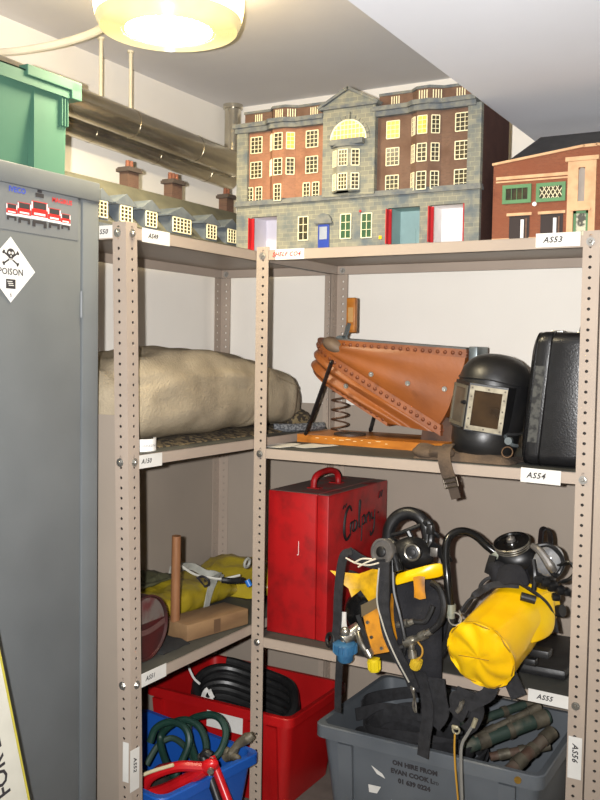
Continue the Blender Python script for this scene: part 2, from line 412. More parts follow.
# poison diamond
st = MB(); st.M = frame((cx-.0012,-.882,1.562), (0,1,0), (0,0,1))
h = .069
st.prism([(h,0),(0,h),(-h,0),(0,-h)], Matrix.Identity(4), .0006)
sk = st.build('poison_sticker', M_card, cab, smooth=0)
g = MB(); g.M = frame((cx-.0004,-.882,1.562), (0,1,0), (0,0,1))
circ = lambda x, y, rx_, ry_, n=16: [(x+rx_*math.cos(2*PI*i/n), y+ry_*math.sin(2*PI*i/n)) for i in range(n)]
I4 = Matrix.Identity(4)
for s_ in (-1, 1):
    a = math.radians(32)*s_; g.box((0,.024,0), (.046,.0035,.0004), rot=rz(a))
    for e in (-1, 1):
        for q in (-1, 1): g.prism(circ(e*.023*math.cos(a)-q*.0018*math.sin(a), .024+e*.023*math.sin(a)+q*.0018*math.cos(a), .0028, .0028, 8), I4, .0003)
g.prism(circ(0,.034,.0115,.0105), Matrix.Translation((0,0,.0002)), .0003); g.box((0,.024,.0003), (.012,.008,.0005))
g.text('POISON', .019, Matrix.Translation((0,-.005,.0004)), bold=.0004); g.text('6', .014, Matrix.Translation((0,-.053,.0004)))
g.box((0,-.03,0), (.026,.02,.0005))
g.mi = 1
for p in ((-.0042,.035),(.0042,.035)): g.prism(circ(p[0],p[1],.003,.003,10), Matrix.Translation((0,0,.0006)), .0003)
g.box((0,.0285,.0006), (.002,.0035,.0006))
for i in range(4): g.box((-.0045+.003*i,.0215,.0006), (.0009,.004,.0006))
for i in range(3): g.box((-.003+.002*i,-.025-.004*i,.0004), (.014,.0015,.0005))
g.build('skull_mark', [M_ink, M_card], sk, smooth=0)
# row of fire engines
M_clear = mat('clear_film', (112,115,116), .3, scale=3); M_engine = mat('engine_red', (196,36,34), .45); M_white = mat('engine_white', (226,226,226), .5); M_blue_ink = mat('blue_ink', (40,70,190), .6)
st = MB(); st.M = frame((cx-.0015,-.797,1.700), (0,1,0), (0,0,1)); st.box((0,-.001,0), (.235,.108,.0006))
fs_ = st.build('fire_engine_sticker', M_clear, cab, smooth=0)
g = MB(); g.M = frame((cx-.0007,-.800,1.697), (0,1,0), (0,0,1)) @ Matrix.Diagonal((1.1,1.08,1,1))
for (x, s_) in ((-.072,.62),(.072,.62),(-.040,.80),(.040,.80),(0,1.)):
    b = .0; y0 = -.021-.004*s_; zz = .0003*s_
    g.mi = 0; g.box((x,y0+.026*s_,zz), (.042*s_,.032*s_,.0004))
    g.mi = 1; g.box((x,y0+.009*s_,zz+.0002), (.044*s_,.006*s_,.0004)); g.box((x,y0+.017*s_,zz+.0002), (.030*s_,.004*s_,.0004))
    g.mi = 2; g.box((x,y0+.034*s_,zz+.0002), (.034*s_,.013*s_,.0004)); g.box((x,y0+.001*s_,zz+.0002), (.036*s_,.006*s_,.0004))
    for e in (-1, 1): g.box((x+e*.015*s_,y0-.004*s_,zz), (.008*s_,.010*s_,.0004))
    g.mi = 1
    for e in (-1, 1): g.prism(circ(x+e*.015*s_, y0+.009*s_, .003*s_, .003*s_, 8), Matrix.Translation((0,0,zz+.0004)), .0002); g.box((x+e*.020*s_,y0+.033*s_,zz+.0003), (.003*s_,.014*s_,.0004))
g.mi = 2; g.box((0,.030,.0004), (.022,.008,.0004)); g.box((0,.038,.0004), (.012,.006,.0004))
g.mi = 3; g.text('IVECO', .015, Matrix.Translation((-.058,.031,.0004)), bold=.0003)
g.mi = 0; g.text('MAGIRUS', .0135, Matrix.Translation((.062,.027,.0004)), bold=.0003)
g.build('fire_engine_print', [M_engine, M_white, M_ink, M_blue_ink], fs_, smooth=0)

# ---------------------------------------------------------------- green crate on the cabinet
M_green = mat('green_plastic', (70,108,90), .6, 0, (63,99,82), 7, .3, .8, spec=.25)
cr = thing('plastic_crate', 'green plastic crate standing on top of the grey cupboard', 'crate', (-.24,-.95,ct))
x0, x1, y0, y1, zb, zt = -.335, -.105, -1.25, -.665, ct, 2.005
mb = MB()
def crate_shell(mb, x0, x1, y0, y1, zb, zt, tap, t=.004, rim=.012, rimh=.03):
    ring = lambda d, z: [(x0+d,y0+d,z),(x1-d,y0+d,z),(x1-d,y1-d,z),(x0+d,y1-d,z)]
    mb.loft([ring(tap,zb), ring(0,zt-.003), ring(-rim,zt-.003), ring(-rim,zt), ring(0+t,zt), ring(tap+t,zb+t)], True)
    mb.loft([ring(-rim,zt), ring(-rim,zt-rimh), ring(-rim+t*.7,zt-rimh), ring(-rim+t*.7,zt-.002)], False)
crate_shell(mb, x0, x1, y0, y1, zb, zt, .028)
body = mb.build('body', M_green, cr, smooth=0)
mb = MB()                                             # corner pillars, ribs and the thickened rim block
for yy, w in ((-.715,.095),):
    mb.prism([(-w/2,0),(w/2,0),(w/2+.006,zt-zb-.012),(-w/2,zt-zb-.012)], frame((x1-.020,yy,zb), (0,1,0), (0,0,1)), .019)
mb.b2((x1-.01,-.80,zt-.012), (x1+.018,-.63,zt+.012), .002); mb.b2((x0-.01,-.663,zt-.03), (x1+.018,-.63,zt+.008), .002)
for k in range(3): mb.b2((x1-.012,-.685+.009*k,zt-.095), (x1+.008,-.682+.009*k,zt-.012))
mb.build('corner_rib', M_green, cr, smooth=0)

# ---------------------------------------------------------------- ducts, rods
M_duct = mat('silver_foil', (206,200,184), .22, .88, (150,142,126), 5, .35, .7, bump=.35, bscale=45, stretch=(1,.4,1))
for (x, z, r_, yb, lab, seams) in ((-.385,2.053,.043,.50,'upper silver foil-wrapped duct under the ceiling along the left wall',(-.1,.22,.46)), (-.455,2.014,.033,.53,'lower silver foil-wrapped duct, tucked beneath the other along the left wall',(-.2,.1,.38))):
    mb = MB(); mb.cyl((x,-1.7,z+.066), (x,yb,z), r_, seg=32)
    d = mb.build('ventilation_duct', M_duct, None, smooth=40); tag(d, lab, 'duct', 'silver ducts along the left wall')
    for yy in seams: MB().cyl((x,yy-.006,z+.03*(yb-yy+.006)), (x,yy+.006,z+.03*(yb-yy-.006)), r_+.0012, seg=32).build('foil_seam', M_duct, d, smooth=40)
tag(MB().cyl((-.448,.535,2.02), (-.448,.535,CE-.015), .03, seg=28).cyl((-.448,.535,CE-.015), (-.448,.535,CE), .036, seg=28).build('ventilation_duct', M_duct), 'short vertical silver duct in the corner behind the model station', 'duct')
M_cream = mat('cream_paint', (226,216,188), .5)
for yy, lab in ((-.235,'left thin cream hanger rod holding the silver ducts'), (-.105,'right thin cream hanger rod holding the silver ducts')):
    tag(MB().cyl((-.385,yy,2.0975+.03*(.5-yy)), (-.385,yy,CE), .0055, seg=12).cyl((-.385,yy,CE-.006), (-.385,yy,CE), .010, seg=14).build('hanger_rod', M_cream), lab, 'rod', 'duct hanger rods')

# ---------------------------------------------------------------- leaning sign, bottom left
sg = thing('sign_board', 'white notice board with black letters leaning at the lower left edge', 'sign', (.14,-1.2,0))
o_ = V((.12,-.974,.40)); upv = V((-.05,-.19,.98)).normalized(); yd = V((0,1,0)); yd = (yd-upv*yd.dot(upv)).normalized(); Mf = frame(o_, yd, upv)
# board's right edge passes through o_ and leans to the left going up; it stands on the floor
mb = MB(); mb.M = Mf; mb.b2((-.55,-.36,-.004), (0,.80,.004), .001); mb.build('board', mat('white_enamel', (206,203,190), .4, 0, (194,191,178), 8), sg, smooth=0)
mb = MB(); mb.M = Mf; mb.b2((0,-.36,-.005), (.004,.80,.0048)); mb.b2((-.55,.80,-.005), (.004,.804,.0048)); mb.build('edging', mat('yellow_edge', (190,178,70), .5), sg, smooth=0)
mb = MB(); mb.text('FOR LOCAL', .044, Mf @ Matrix.Translation((-.050,.152,.0046)) @ Matrix.Rotation(PI/2, 4, 'Z'), bold=.001, align='LEFT'); mb.build('lettering', M_ink, sg, smooth=0)
mb = MB(); mb.M = Mf; mb.cyl((-.022,.045,.004), (-.022,.045,.007), .004); mb.build('screw', mat('rusty_screw', (110,70,50), .7), sg)
# ---------------------------------------------------------------- model buildings on the top shelf
TOP = Z1+.0015
M_pane = mat('model_dark_pane', (52,50,42), .25, 0, (72,64,44), 40, .4, .7)
M_glowpane = mat('glowing_yellow_acetate', (218,178,70), .4, 0, (190,150,52), 60, emit=(255,206,80), estr=.2)  # yellow acetate panes; faint glow added in the material, no lamp inside
M_greenpane = mat('green_acetate', (52,84,58), .3)
M_bar = mat('cream_bars', (240,230,190), .6)
M_stone = brick_mat('painted_stone', (136,134,118), (114,114,104), (150,146,126), 21, .5, .25, .014, tint=(92,100,104))
M_trimblue = mat('blue_grey_trim', (118,118,110), .8, 0, (84,90,96), 45, .35, .65)
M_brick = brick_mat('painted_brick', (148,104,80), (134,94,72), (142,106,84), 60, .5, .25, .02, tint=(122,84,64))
M_brickdark = brick_mat('brown_model_brick', (112,86,70), (100,78,64), (108,86,74), 60, .5, .25, .02, tint=(94,70,56))  # browner, darker brick on the right wing and parapets
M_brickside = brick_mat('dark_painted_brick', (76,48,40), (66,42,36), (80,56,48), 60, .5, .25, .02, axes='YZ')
M_bluedoor = mat('blue_door', (36,62,150), .4); M_reddoor = mat('red_door', (176,26,32), .4)
M_lilac = mat('pale_lilac_card', (204,200,208), .6); M_teal = mat('pale_teal_card', (142,168,166), .6); M_whitecard = mat('white_painted_card', (226,222,220), .6)
M_slate = mat('slate_roof', (64,62,62), .7, 0, (54,52,52), 30)

def model_window(parent, c, w, h, yaw=0., cols=3, rows=4, glass=None, bar=.0015, bars=None):
    """cream glazing bars in front of one pane; faces -y when yaw = 0"""
    Mw = Matrix.Translation(V(c)) @ Matrix.Rotation(yaw, 4, 'Z')
    mb = MB(); mb.M = Mw
    for i in range(cols+1):
        t = bar*(1.5 if i in (0, cols) else .8); mb.box((-w/2+w*i/cols,-.0012,0), (t,.0024,h))
    for i in range(rows+1):
        t = bar*(1.5 if i in (0, rows) else .8); mb.box((0,-.0012,-h/2+h*i/rows), (w,.0022,t))
    o = mb.build('window', bars or M_bar, parent, smooth=0)
    mb = MB(); mb.M = Mw; mb.box((0,.0002,0), (w,.001,h)); mb.build('pane', glass or M_pane, o, smooth=0)
    return o

# --- the big fire station
fs = thing('model_fire_station', 'large model of a four-storey brick and stone fire station with arched window and pediment', 'model building', (.29,.14,TOP))
xl, xr = -.085, .662
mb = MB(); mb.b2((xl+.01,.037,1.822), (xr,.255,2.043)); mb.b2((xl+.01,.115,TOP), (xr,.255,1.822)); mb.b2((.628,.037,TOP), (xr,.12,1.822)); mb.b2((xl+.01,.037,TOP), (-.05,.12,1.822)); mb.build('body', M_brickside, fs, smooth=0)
mb = MB(); mb.b2((-.05,.03,1.83), (.209,.037,2.045))
def bay(mb, xa, x0, x1, xb, yw, yf, z0, z1): mb.prism([(xa,yw),(x0,yf),(x1,yf),(xb,yw)], Matrix.Translation((0,0,z0)), z1-z0)
bay(mb, .024,.043,.082,.112,.031,.012,1.838,2.045); mb.build('brick_front', M_brick, fs, smooth=0)
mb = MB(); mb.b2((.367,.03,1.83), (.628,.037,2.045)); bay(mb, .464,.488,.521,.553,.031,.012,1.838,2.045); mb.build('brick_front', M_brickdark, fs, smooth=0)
mb = MB()
for a, b in ((xl,-.033),(.055,.406),(.498,.527),(.621,xr)): mb.b2((a,.022,TOP), (b,.036,1.79))
mb.b2((xl,.022,1.79), (xr,.036,1.823)); mb.b2((xl,.02,1.823), (-.048,.037,2.045)); mb.b2((.626,.02,1.823), (xr,.037,2.043))
mb.build('stone_base', M_stone, fs, smooth=0)
mb = MB(); mb.b2((.207,.012,1.83), (.367,.037,2.072)); bay(mb, .239,.262,.298,.328,.0125,-.004,1.838,1.962)
mb.prism([(.2,2.077),(.372,2.077),(.286,2.116)], frame((0,.036,0),(1,0,0),(0,0,1)), .026)
mb.build('stone_centre', M_stone, fs, smooth=0)
mb = MB()                                             # cornices, string course, pediment moulding
mb.b2((xl-.004,.014,1.823), (xr+.004,.04,1.831)); mb.b2((xl-.002,.017,1.831), (xr+.002,.04,1.838))
for a, b in ((xl,.207),(.367,xr)):
    b = min(b, .648); mb.b2((a-.004,.014,2.036), (b,.05,2.05)); mb.b2((a-.009,.008,2.05), (b,.05,2.062))
for q in ((.024,.043,.082,.112),(.464,.488,.521,.553)):
    bay(mb, q[0]-.006,q[1]-.004,q[2]+.004,q[3]+.006,.016,.0,2.036,2.05); bay(mb, q[0]-.010,q[1]-.006,q[2]+.006,q[3]+.010,.012,-.008,2.05,2.062)
bay(mb, .232,.259,.301,.335,.0125,-.010,1.962,1.969); bay(mb, .239,.262,.298,.328,.0125,-.004,1.838,1.842)
mb.b2((.197,.004,2.069), (.375,.03,2.077))
for s_ in (-1, 1):
    a = V((.286+.0905*s_,0,2.075)); b = V((.286,0,2.121)); d = b-a
    mb.box(((a+b)/2+V((0,.016,0))), (d.length+.004,.03,.007), rot=ry(-math.atan2(d.z,d.x)) if s_ < 0 else ry(-math.atan2(d.z,d.x)))
mb.build('cornice', M_trimblue, fs, smooth=0)
mb = MB()
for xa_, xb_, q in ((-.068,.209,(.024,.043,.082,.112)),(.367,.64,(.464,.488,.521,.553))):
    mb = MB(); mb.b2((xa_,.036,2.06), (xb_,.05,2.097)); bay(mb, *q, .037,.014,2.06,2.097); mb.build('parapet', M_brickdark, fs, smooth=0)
mb = MB()
mb.b2((-.07,.033,2.094), (.207,.052,2.101)); mb.b2((.367,.033,2.094), (.642,.052,2.101))
for q in ((.024,.043,.082,.112),(.464,.488,.521,.553)): bay(mb, q[0]-.003,q[1]-.002,q[2]+.002,q[3]+.003,.034,.011,2.094,2.101)
mb.b2((-.07,.05,2.043), (.648,.25,2.052)); mb.build('coping', M_trimblue, fs, smooth=0)
for (x, y, yaw) in ((-.02,.0355,0),(.063,.0135,0),(.098,.0235,.56),(.165,.0355,0),(.415,.0355,0),(.504,.0135,0),(.539,.024,.56),(.60,.0355,0)):
    mb = MB(); mb.M = Matrix.Translation((x,y,2.079)) @ Matrix.Rotation(yaw, 4, 'Z')
    for i in range(4): mb.box((-.0105+.007*i,0,0), (.0026,.002,.022))
    mb.build('parapet_slots', M_bar, fs, smooth=0)
cl, cr_ = -.79, .56                                    # yaw of the canted bay faces
for (z, row) in ((2.000,3),(1.928,2),(1.855,1)):
    h = .046
    for (x, w) in (((-.022,.038),(.164,.038),(.413,.037),(.609,.038)) if row > 1 else ((-.043,.021),(-.012,.021),(.148,.021),(.178,.021),(.413,.037),(.609,.038))):
        model_window(fs, (x,.0295,z), w, h, 0, 3 if w > .03 else 2, 4, M_glowpane if (row == 3 and x > .4 and x < .5) else None)
    if row > 1: model_window(fs, (.0335,.0215,z), .019, h, cl, 2, 4)
    model_window(fs, (.0625,.0115,z), .027 if row > 1 else .022, h, 0, 2, 4)
    if row > 1: model_window(fs, (.097,.0215,z), .023, h, cr_, 2, 4, M_glowpane if row == 3 else None)
    model_window(fs, (.476,.0215,z), .02, h, cl, 2, 4)
    model_window(fs, (.5045,.0115,z), .026, h, 0, 2, 4, M_glowpane if row == 3 else None)
    model_window(fs, (.537,.0215,z), .021, h, cr_, 2, 4)
for z in (1.931, 1.867):
    model_window(fs, (.2505,.004,z), .017, .043, -.62, 2, 4); model_window(fs, (.280,-.0045,z), .027, .043, 0, 3, 4); model_window(fs, (.313,.004,z), .021, .043, .51, 2, 4)
# arched window
mb = MB(); ax, az, ar = .287, 1.981, .052
Ma = frame((ax,.0115,az),(1,0,0),(0,0,1))
mb.M = Ma
arc = lambda r_, n=20: [(r_*math.cos(PI*i/n), r_*math.sin(PI*i/n)) for i in range(n+1)]
for i in range(20):
    a, b = PI*i/20, PI*(i+1)/20
    mb.prism([(ar*math.cos(a),ar*math.sin(a)),((ar+.004)*math.cos(a),(ar+.004)*math.sin(a)),((ar+.004)*math.cos(b),(ar+.004)*math.sin(b)),(ar*math.cos(b),ar*math.sin(b))], I4, .003)
for i in range(-4, 5):
    x = i*.0115; q = math.sqrt(max(0, ar*ar-x*x)); mb.box((x,q/2,.0018), (.0022,q,.003))
for zq in (.001,.015,.029,.041):
    q = math.sqrt(max(0, ar*ar-zq*zq)); mb.box((0,zq,.0018), (2*q,.0022,.0028))
aw = mb.build('arched_window', M_bar, fs, smooth=0)
mb = MB(); mb.M = Ma; mb.prism(arc(ar), I4, .0012); mb.build('pane', M_glowpane, aw, smooth=0)
mb = MB()                                              # voussoirs and keystone round the arch
mb.M = Ma
for i in range(13):
    a, b = PI*i/13+.02, PI*(i+1)/13-.02; r0, r1 = ar+.004, ar+.014
    mb.prism([(r0*math.cos(a),r0*math.sin(a)),(r1*math.cos(a),r1*math.sin(a)),(r1*math.cos(b),r1*math.sin(b)),(r0*math.cos(b),r0*math.sin(b))], I4, .0022)
mb.box((0,ar+.013,.003), (.011,.02,.006)); mb.build('arch_surround', M_stone, fs, smooth=0)
MB().b2((.236,-.006,1.967), (.338,.012,1.982)).build('balcony', M_trimblue, fs, smooth=0)
# ground floor
for (x, z, w, h, gl) in ((.144,1.749,.031,.066,None),(.279,1.748,.032,.067,M_greenpane),(.343,1.747,.031,.066,M_greenpane)):
    model_window(fs, (x,.0215,z), w, h, 0, 2, 3, gl, .0016)
mb = MB(); mb.b2((.193,.018,TOP), (.228,.0225,1.757), .001); bd = mb.build('door', M_bluedoor, fs, smooth=0)
MB().b2((.1985,.0168,1.715), (.2225,.0182,1.75)).build('pane', mat('grey_pane', (150,156,170), .3), bd, smooth=0)
mb = MB(); mb.M = frame((.2105,.0215,1.759),(1,0,0),(0,0,1)); mb.prism(arc(.028), I4, .008); mb.build('door_canopy', M_trimblue, fs, smooth=0)
for (a, b, m_, lab) in ((-.033,.055,M_lilac,None),(.406,.498,M_teal,None),(.527,.621,M_whitecard,None)):
    mb = MB(); mb.b2((a-.001,.108,TOP), (b+.001,.114,1.80)); mb.b2((a-.003,.036,TOP), (a,.11,1.80)); mb.b2((b,.036,TOP), (b+.003,.11,1.80)); mb.b2((a,.036,1.792), (b,.11,1.80)); mb.b2((a,.03,TOP), (b,.11,TOP+.0015))
    if m_ is not M_lilac:
        for k in (0,1):
            mb.M = frame((a+.035+.04*k,.1085,TOP),(1,0,0),(0,0,1)); mb.prism([(-.012,0),(.012,0)]+[(.012*math.cos(t),.045+.012*math.sin(t)) for t in (PI*i/8 for i in range(9))], I4, .003); mb.M = I4
    mb.build('garage_bay', m_, fs, smooth=0)
    MB().b2((a+.001,.004,TOP+.001), (a+.0035,.03,1.786)).b2((a+.001,.0205,TOP+.001), (a+.011,.0235,1.786)).build('garage_door', M_reddoor, fs, smooth=0)
MB().b2((.6185,.0205,TOP+.001), (.6215,.0235,1.789)).build('garage_door', M_reddoor, fs, smooth=0)
mb = MB(); mb.prism(circ(.323,1.787,.0035,.0035,12), frame((0,.0218,0),(1,0,0),(0,0,1)), .002); mb.build('round_plaque', M_reddoor, fs, smooth=0)
MB().b2((.381,.0195,1.708), (.389,.0222,1.717)).build('wall_plaque', M_yellow, fs, smooth=0)

# --- the small station at the right
YF = .046
M_brickred = brick_mat('orange_model_brick', (132,78,54), (118,68,48), (122,84,64), 60, .5, .25, .02, tint=(124,72,50))
M_sand = mat('sandstone_paint', (202,164,124), .75, 0, (186,146,108), 40)
M_gframe = mat('green_model_frame', (84,128,84), .6)
ss = thing('model_fire_station', 'small model brick station with green framed windows and dark roof at the right end', 'model building', (.88,.25,TOP))
mb = MB(); mb.prism([(.689,TOP),(1.09,TOP),(1.09,1.885),(.945,1.911),(.915,1.910),(.689,1.884)], frame((0,YF+.014,0),(1,0,0),(0,0,1)), .014)
mb.b2((.691,YF+.014,TOP), (1.088,.42,1.872)); mb.build('walls', M_brickred, ss, smooth=0)
mb = MB()
G = [(.689,YF+.02,1.878),(1.09,YF+.02,1.878),(1.09,.46,1.878),(.689,.46,1.878)]; R2 = [(.752,.25,1.992),(1.09,.25,1.992)]
v = mb.vs(G+R2); mb.f((v[0],v[1],v[5],v[4])); mb.f((v[2],v[3],v[4],v[5])); mb.f((v[3],v[0],v[4])); mb.f((v[1],v[2],v[5])); mb.f((v[3],v[2],v[1],v[0])); mb.build('roof', M_slate, ss, smooth=0)
mb = MB()
def slant(mb, a, b, y0, y1, th):
    a = V((a[0],(y0+y1)/2,a[1])); b = V((b[0],(y0+y1)/2,b[1])); d = b-a; mb.box((a+b)/2, (d.length,abs(y1-y0),th), rot=ry(-math.atan2(d.z,d.x)))
slant(mb, (.686,1.886), (.917,1.913), YF-.004, YF+.018, .006); slant(mb, (.945,1.914), (1.09,1.888), YF-.004, YF+.018, .006); mb.b2((.915,YF-.004,1.909), (.947,YF+.018,1.916)); mb.build('stone_coping', M_sand, ss, smooth=0)
mb = MB(); mb.b2((.697,YF-.003,1.845), (.882,YF+.002,1.853)); mb.b2((.697,YF-.002,1.838), (.882,YF+.002,1.842)); mb.build('stone_banding', M_sand, ss, smooth=0)
MB().b2((.689,YF-.002,TOP), (.735,YF+.001,1.697)).build('plinth', M_sand, ss, smooth=0); MB().b2((.785,YF-.002,TOP), (.815,YF+.001,1.697)).build('plinth', M_sand, ss, smooth=0)
mb = MB()
xa, xb = .880, .948
mb.b2((xa,YF-.008,1.757), (.9055,YF,1.87)); mb.b2((.9215,YF-.008,1.757), (xb,YF,1.87)); mb.b2((xa,YF-.008,1.870), (xb,YF,1.878)); mb.b2((.9055,YF-.0078,1.860), (.9215,YF,1.870)); mb.b2((.9055,YF-.0078,1.757), (.9215,YF,1.778))
mb.b2((xa,YF-.008,TOP), (.895,YF,1.757)); mb.b2((.932,YF-.008,TOP), (xb,YF,1.757)); mb.b2((xa-.006,YF-.012,1.876), (xb+.006,YF,1.886)); mb.b2((.888,YF-.012,1.755), (.938,YF,1.761))
mb.build('stone_tower', M_sand, ss, smooth=0)
mb = MB(); mb.M = frame((.9135,YF-.001,1.778),(1,0,0),(0,0,1)); mb.prism([(-.008,0),(.008,0)]+[(.008*math.cos(t),.074+.008*math.sin(t)) for t in (PI*i/8 for i in range(9))], I4, .002); mb.build('slit_window', mat('grey_slit_pane', (150,140,130), .4), ss, smooth=0)
for (x, z, w, h, kind) in ((.752,1.807,.074,.047,0),(.838,1.806,.073,.047,1)):
    mb = MB(); t = .009
    mb.b2((x-w/2,YF-.005,z-h/2), (x+w/2,YF+.001,z-h/2+t)); mb.b2((x-w/2,YF-.005,z+h/2-t), (x+w/2,YF+.001,z+h/2)); mb.b2((x-w/2,YF-.005,z-h/2+t), (x-w/2+t,YF+.001,z+h/2-t)); mb.b2((x+w/2-t,YF-.005,z-h/2+t), (x+w/2,YF+.001,z+h/2-t))
    wf = mb.build('window', M_gframe, ss, smooth=0)
    MB().b2((x-w/2+t,YF-.001,z-h/2+t), (x+w/2-t,YF+.0005,z+h/2-t)).build('pane', M_pane, wf, smooth=0)
    mb = MB(); mb.M = frame((x,YF-.0025,z),(1,0,0),(0,0,1))
    if kind:
        for i in range(5):
            for s_ in (-1, 1): mb.box((-.0216+.0108*i,0,0), (.0016,.037,.001), rot=rz(.55*s_))
    else:
        for i in range(3): mb.box((-.014+.014*i,0,0), (.0012,.028,.001))
    mb.build('glazing_bars', M_bar if kind else M_gframe, wf, smooth=0)
for (x, w) in ((.760,.052),(.842,.056)):
    mb = MB(); mb.b2((x-w/2,YF-.0015,TOP), (x+w/2,YF+.0005,1.752)); dw = mb.build('doorway', mat('dark_doorway', (42,30,28), .7), ss, smooth=0)
    MB().b2((x+.004,YF-.003,TOP+.004), (x+.012,YF-.001,1.742)).build('post', M_whitecard, dw, smooth=0); MB().b2((x+.016,YF-.003,TOP+.004), (x+.020,YF-.001,1.745)).build('post', M_brickdark, dw, smooth=0)
    MB().b2((x-w/2-.006,YF-.006,1.752), (x+w/2+.006,YF,1.759)).build('lintel', M_sand, dw, smooth=0)
mb = MB()
for a, b in (((.896,TOP),(.902,1.755)),((.926,TOP),(.932,1.755))): mb.b2((a[0],YF-.004,a[1]), (b[0],YF,b[1]))
mb.b2((.896,YF-.004,1.749), (.932,YF,1.755)); dr = mb.build('door', M_gframe, ss, smooth=0)
MB().b2((.902,YF-.001,TOP), (.926,YF+.0005,1.75)).build('pane', mat('pale_door_pane', (190,186,160), .4, 0, (70,70,60), 60, .45, .55), dr, smooth=0)
mb = MB(); mb.prism(circ(.798,1.779,.0055,.0055,14), frame((0,YF,0),(1,0,0),(0,0,1)), .004); mb.build('wall_lamp', M_whitecard, ss)

# --- the long terrace with dormers, along the left wall
M_mansard = mat('mossy_grey_roof', (90,88,72), .85, 0, (72,71,60), 16, .35, .7)
M_dormer = mat('dormer_blue_grey', (86,92,96), .8, 0, (68,76,84), 30)
M_chim = brick_mat('chimney_brick', (96,72,60), (86,64,54), (100,80,68), 45, axes='YZ', tint=(92,72,60))
te = thing('model_terrace', 'long low model terrace with grey mansard roof, dormers and brick chimneys on the left shelf', 'model building', (-.25,-.15,TOP))
ya, yb = -.572, .272
mb = MB(); mb.prism([(-.098,TOP),(-.40,TOP),(-.40,1.712),(-.30,1.845),(-.235,1.845),(-.115,1.72),(-.098,1.712)], frame((0,ya,0),(1,0,0),(0,0,1)), -(yb-ya)); mb.build('roof', M_mansard, te, smooth=0)
MB().b2((-.098,ya,TOP), (-.0935,yb,1.705)).build('front_wall', M_dormer, te, smooth=0)
for (y, w) in ((-.548,.04),(-.457,.043),(-.357,.043),(-.225,.080),(-.084,.045),(.020,.042)):
    mb = MB(); hw = w/2+.006
    mb.b2((-.19,y-hw,1.712), (-.101,y+hw,1.764))
    gw = hw+.013; mb.prism([(-gw,1.760),(gw,1.760),(gw,1.764),(0,1.789),(-gw,1.764)], frame((-.205,y,0),(0,1,0),(0,0,1)), .108)
    d = mb.build('dormer', M_dormer, te, smooth=0)
    n = 3 if w < .06 else 5
    Mw = Matrix.Translation((-.1005,y,1.739)) @ Matrix.Rotation(PI/2, 4, 'Z')
    mb = MB(); mb.M = Mw; h = .038
    for i in range(n+1): mb.box((-w/2+w*i/n,-.0014,0), (.0026 if i in (0,n) else .0017,.0028,h))
    for i in range(5): mb.box((0,-.0014,-h/2+h*i/4), (w,.0026,.0026 if i in (0,4) else .0016))
    mb.build('window', M_bar, d, smooth=0)
    mb = MB(); mb.M = Mw; mb.box((0,0,0), (w,.001,h)); mb.build('pane', M_pane, d, smooth=0)
for (y, w, n) in ((-.250,.046,2),(-.050,.048,3),(.232,.040,2)):
    mb = MB(); mb.b2((-.281,y-w/2,1.80), (-.250,y+w/2,1.893)); c = mb.build('chimney', M_chim, te, smooth=0)
    MB().b2((-.289,y-w/2-.006,1.891), (-.241,y+w/2+.006,1.900)).b2((-.286,y-w/2-.003,1.900), (-.244,y+w/2+.003,1.904)).build('chimney_cap', mat('dark_cap', (72,62,56), .8), c, smooth=0)
    for i in range(n): MB().cyl((-.265,y+(i-(n-1)/2)*.016,1.904), (-.265,y+(i-(n-1)/2)*.016,1.924), .0065, .0055, 12).build('chimney_pot', mat('terracotta', (120,72,52), .8), c)
# ---------------------------------------------------------------- shelf 2, left: canvas bundle and what lies under it
M_canvas = mat('beige_canvas', (164,151,128), .9, 0, (124,113,95), 9, .35, .72, bump=.7, bscale=160, spec=.15)
M_seam = mat('dark_seam', (74,64,50), .9)
def interp(T, y):
    for (a, *A), (b, *B) in zip(T, T[1:]):
        if y <= b:
            t = max(0, (y-a)/(b-a)); t = t*t*(3-2*t); return [p+(q-p)*t for p, q in zip(A, B)]
    return list(T[-1][1:])
SL = Z2L+.0015
#        y     cx    half-width  bottom  height
TAB = [(-.555,-.235,.150,.012,.15),(-.53,-.235,.180,.008,.19),(-.42,-.235,.195,.006,.222),(-.25,-.24,.20,.005,.25),(-.10,-.24,.20,.008,.245),(.05,-.235,.195,.014,.225),(.20,-.225,.185,.016,.205),(.32,-.21,.165,.012,.18),(.385,-.20,.135,.012,.152),(.405,-.20,.118,.016,.136)]
mb = MB(); rings = []
N = 56
def canvas_pt(y, a, inset=1.):
    cx_, hw, b, h = interp(TAB, y)
    e = .62; ca, sa = math.cos(a), math.sin(a)
    x = cx_+hw*inset*math.copysign(abs(ca)**e, ca); z = SL+.012+b*.6+h/2+h/2*inset*math.copysign(abs(sa)**(.75 if sa > 0 else .5), sa)
    p = V((x, y, z)); d = V((ca, 0, sa))
    k = 1 if y < .37 else max(0, (.41-y)/.04)
    f_ = .010*noise.noise(V((x*5, y*3.2, z*7)))+.006*noise.noise(V((x*13+3, y*9, z*15)))
    f_ += .007*math.sin(9*a+5*y*(1+.3*math.sin(4*y)))*max(0, math.sin(a))**1.5*(1 if y < .25 else .3)      # folds over the top
    f_ -= .011*math.exp(-((a-2.0-.9*y)/.10)**2) + .008*math.exp(-((a-.55-.5*y)/.08)**2)*(1 if y < 0 else .4)
    f_ += .006*(abs(noise.noise(V((x*9+7, y*6-1, z*11))))-.25)*2 - .010*math.exp(-((z-1.30-.12*y+.02*math.sin(6*y))/.006)**2)*max(0,ca)*(1 if y < -.05 else max(0,1-(y+.05)*6)) - .008*math.exp(-((y-.10-.5*(z-1.25))/.012)**2)*max(0,ca)
    f_ += .012*math.exp(-((y-.30)/.025)**2)*max(0, ca) - .010*math.exp(-((y-.345-.05*sa)/.014)**2)
    return p+d*f_*max(k, .35)
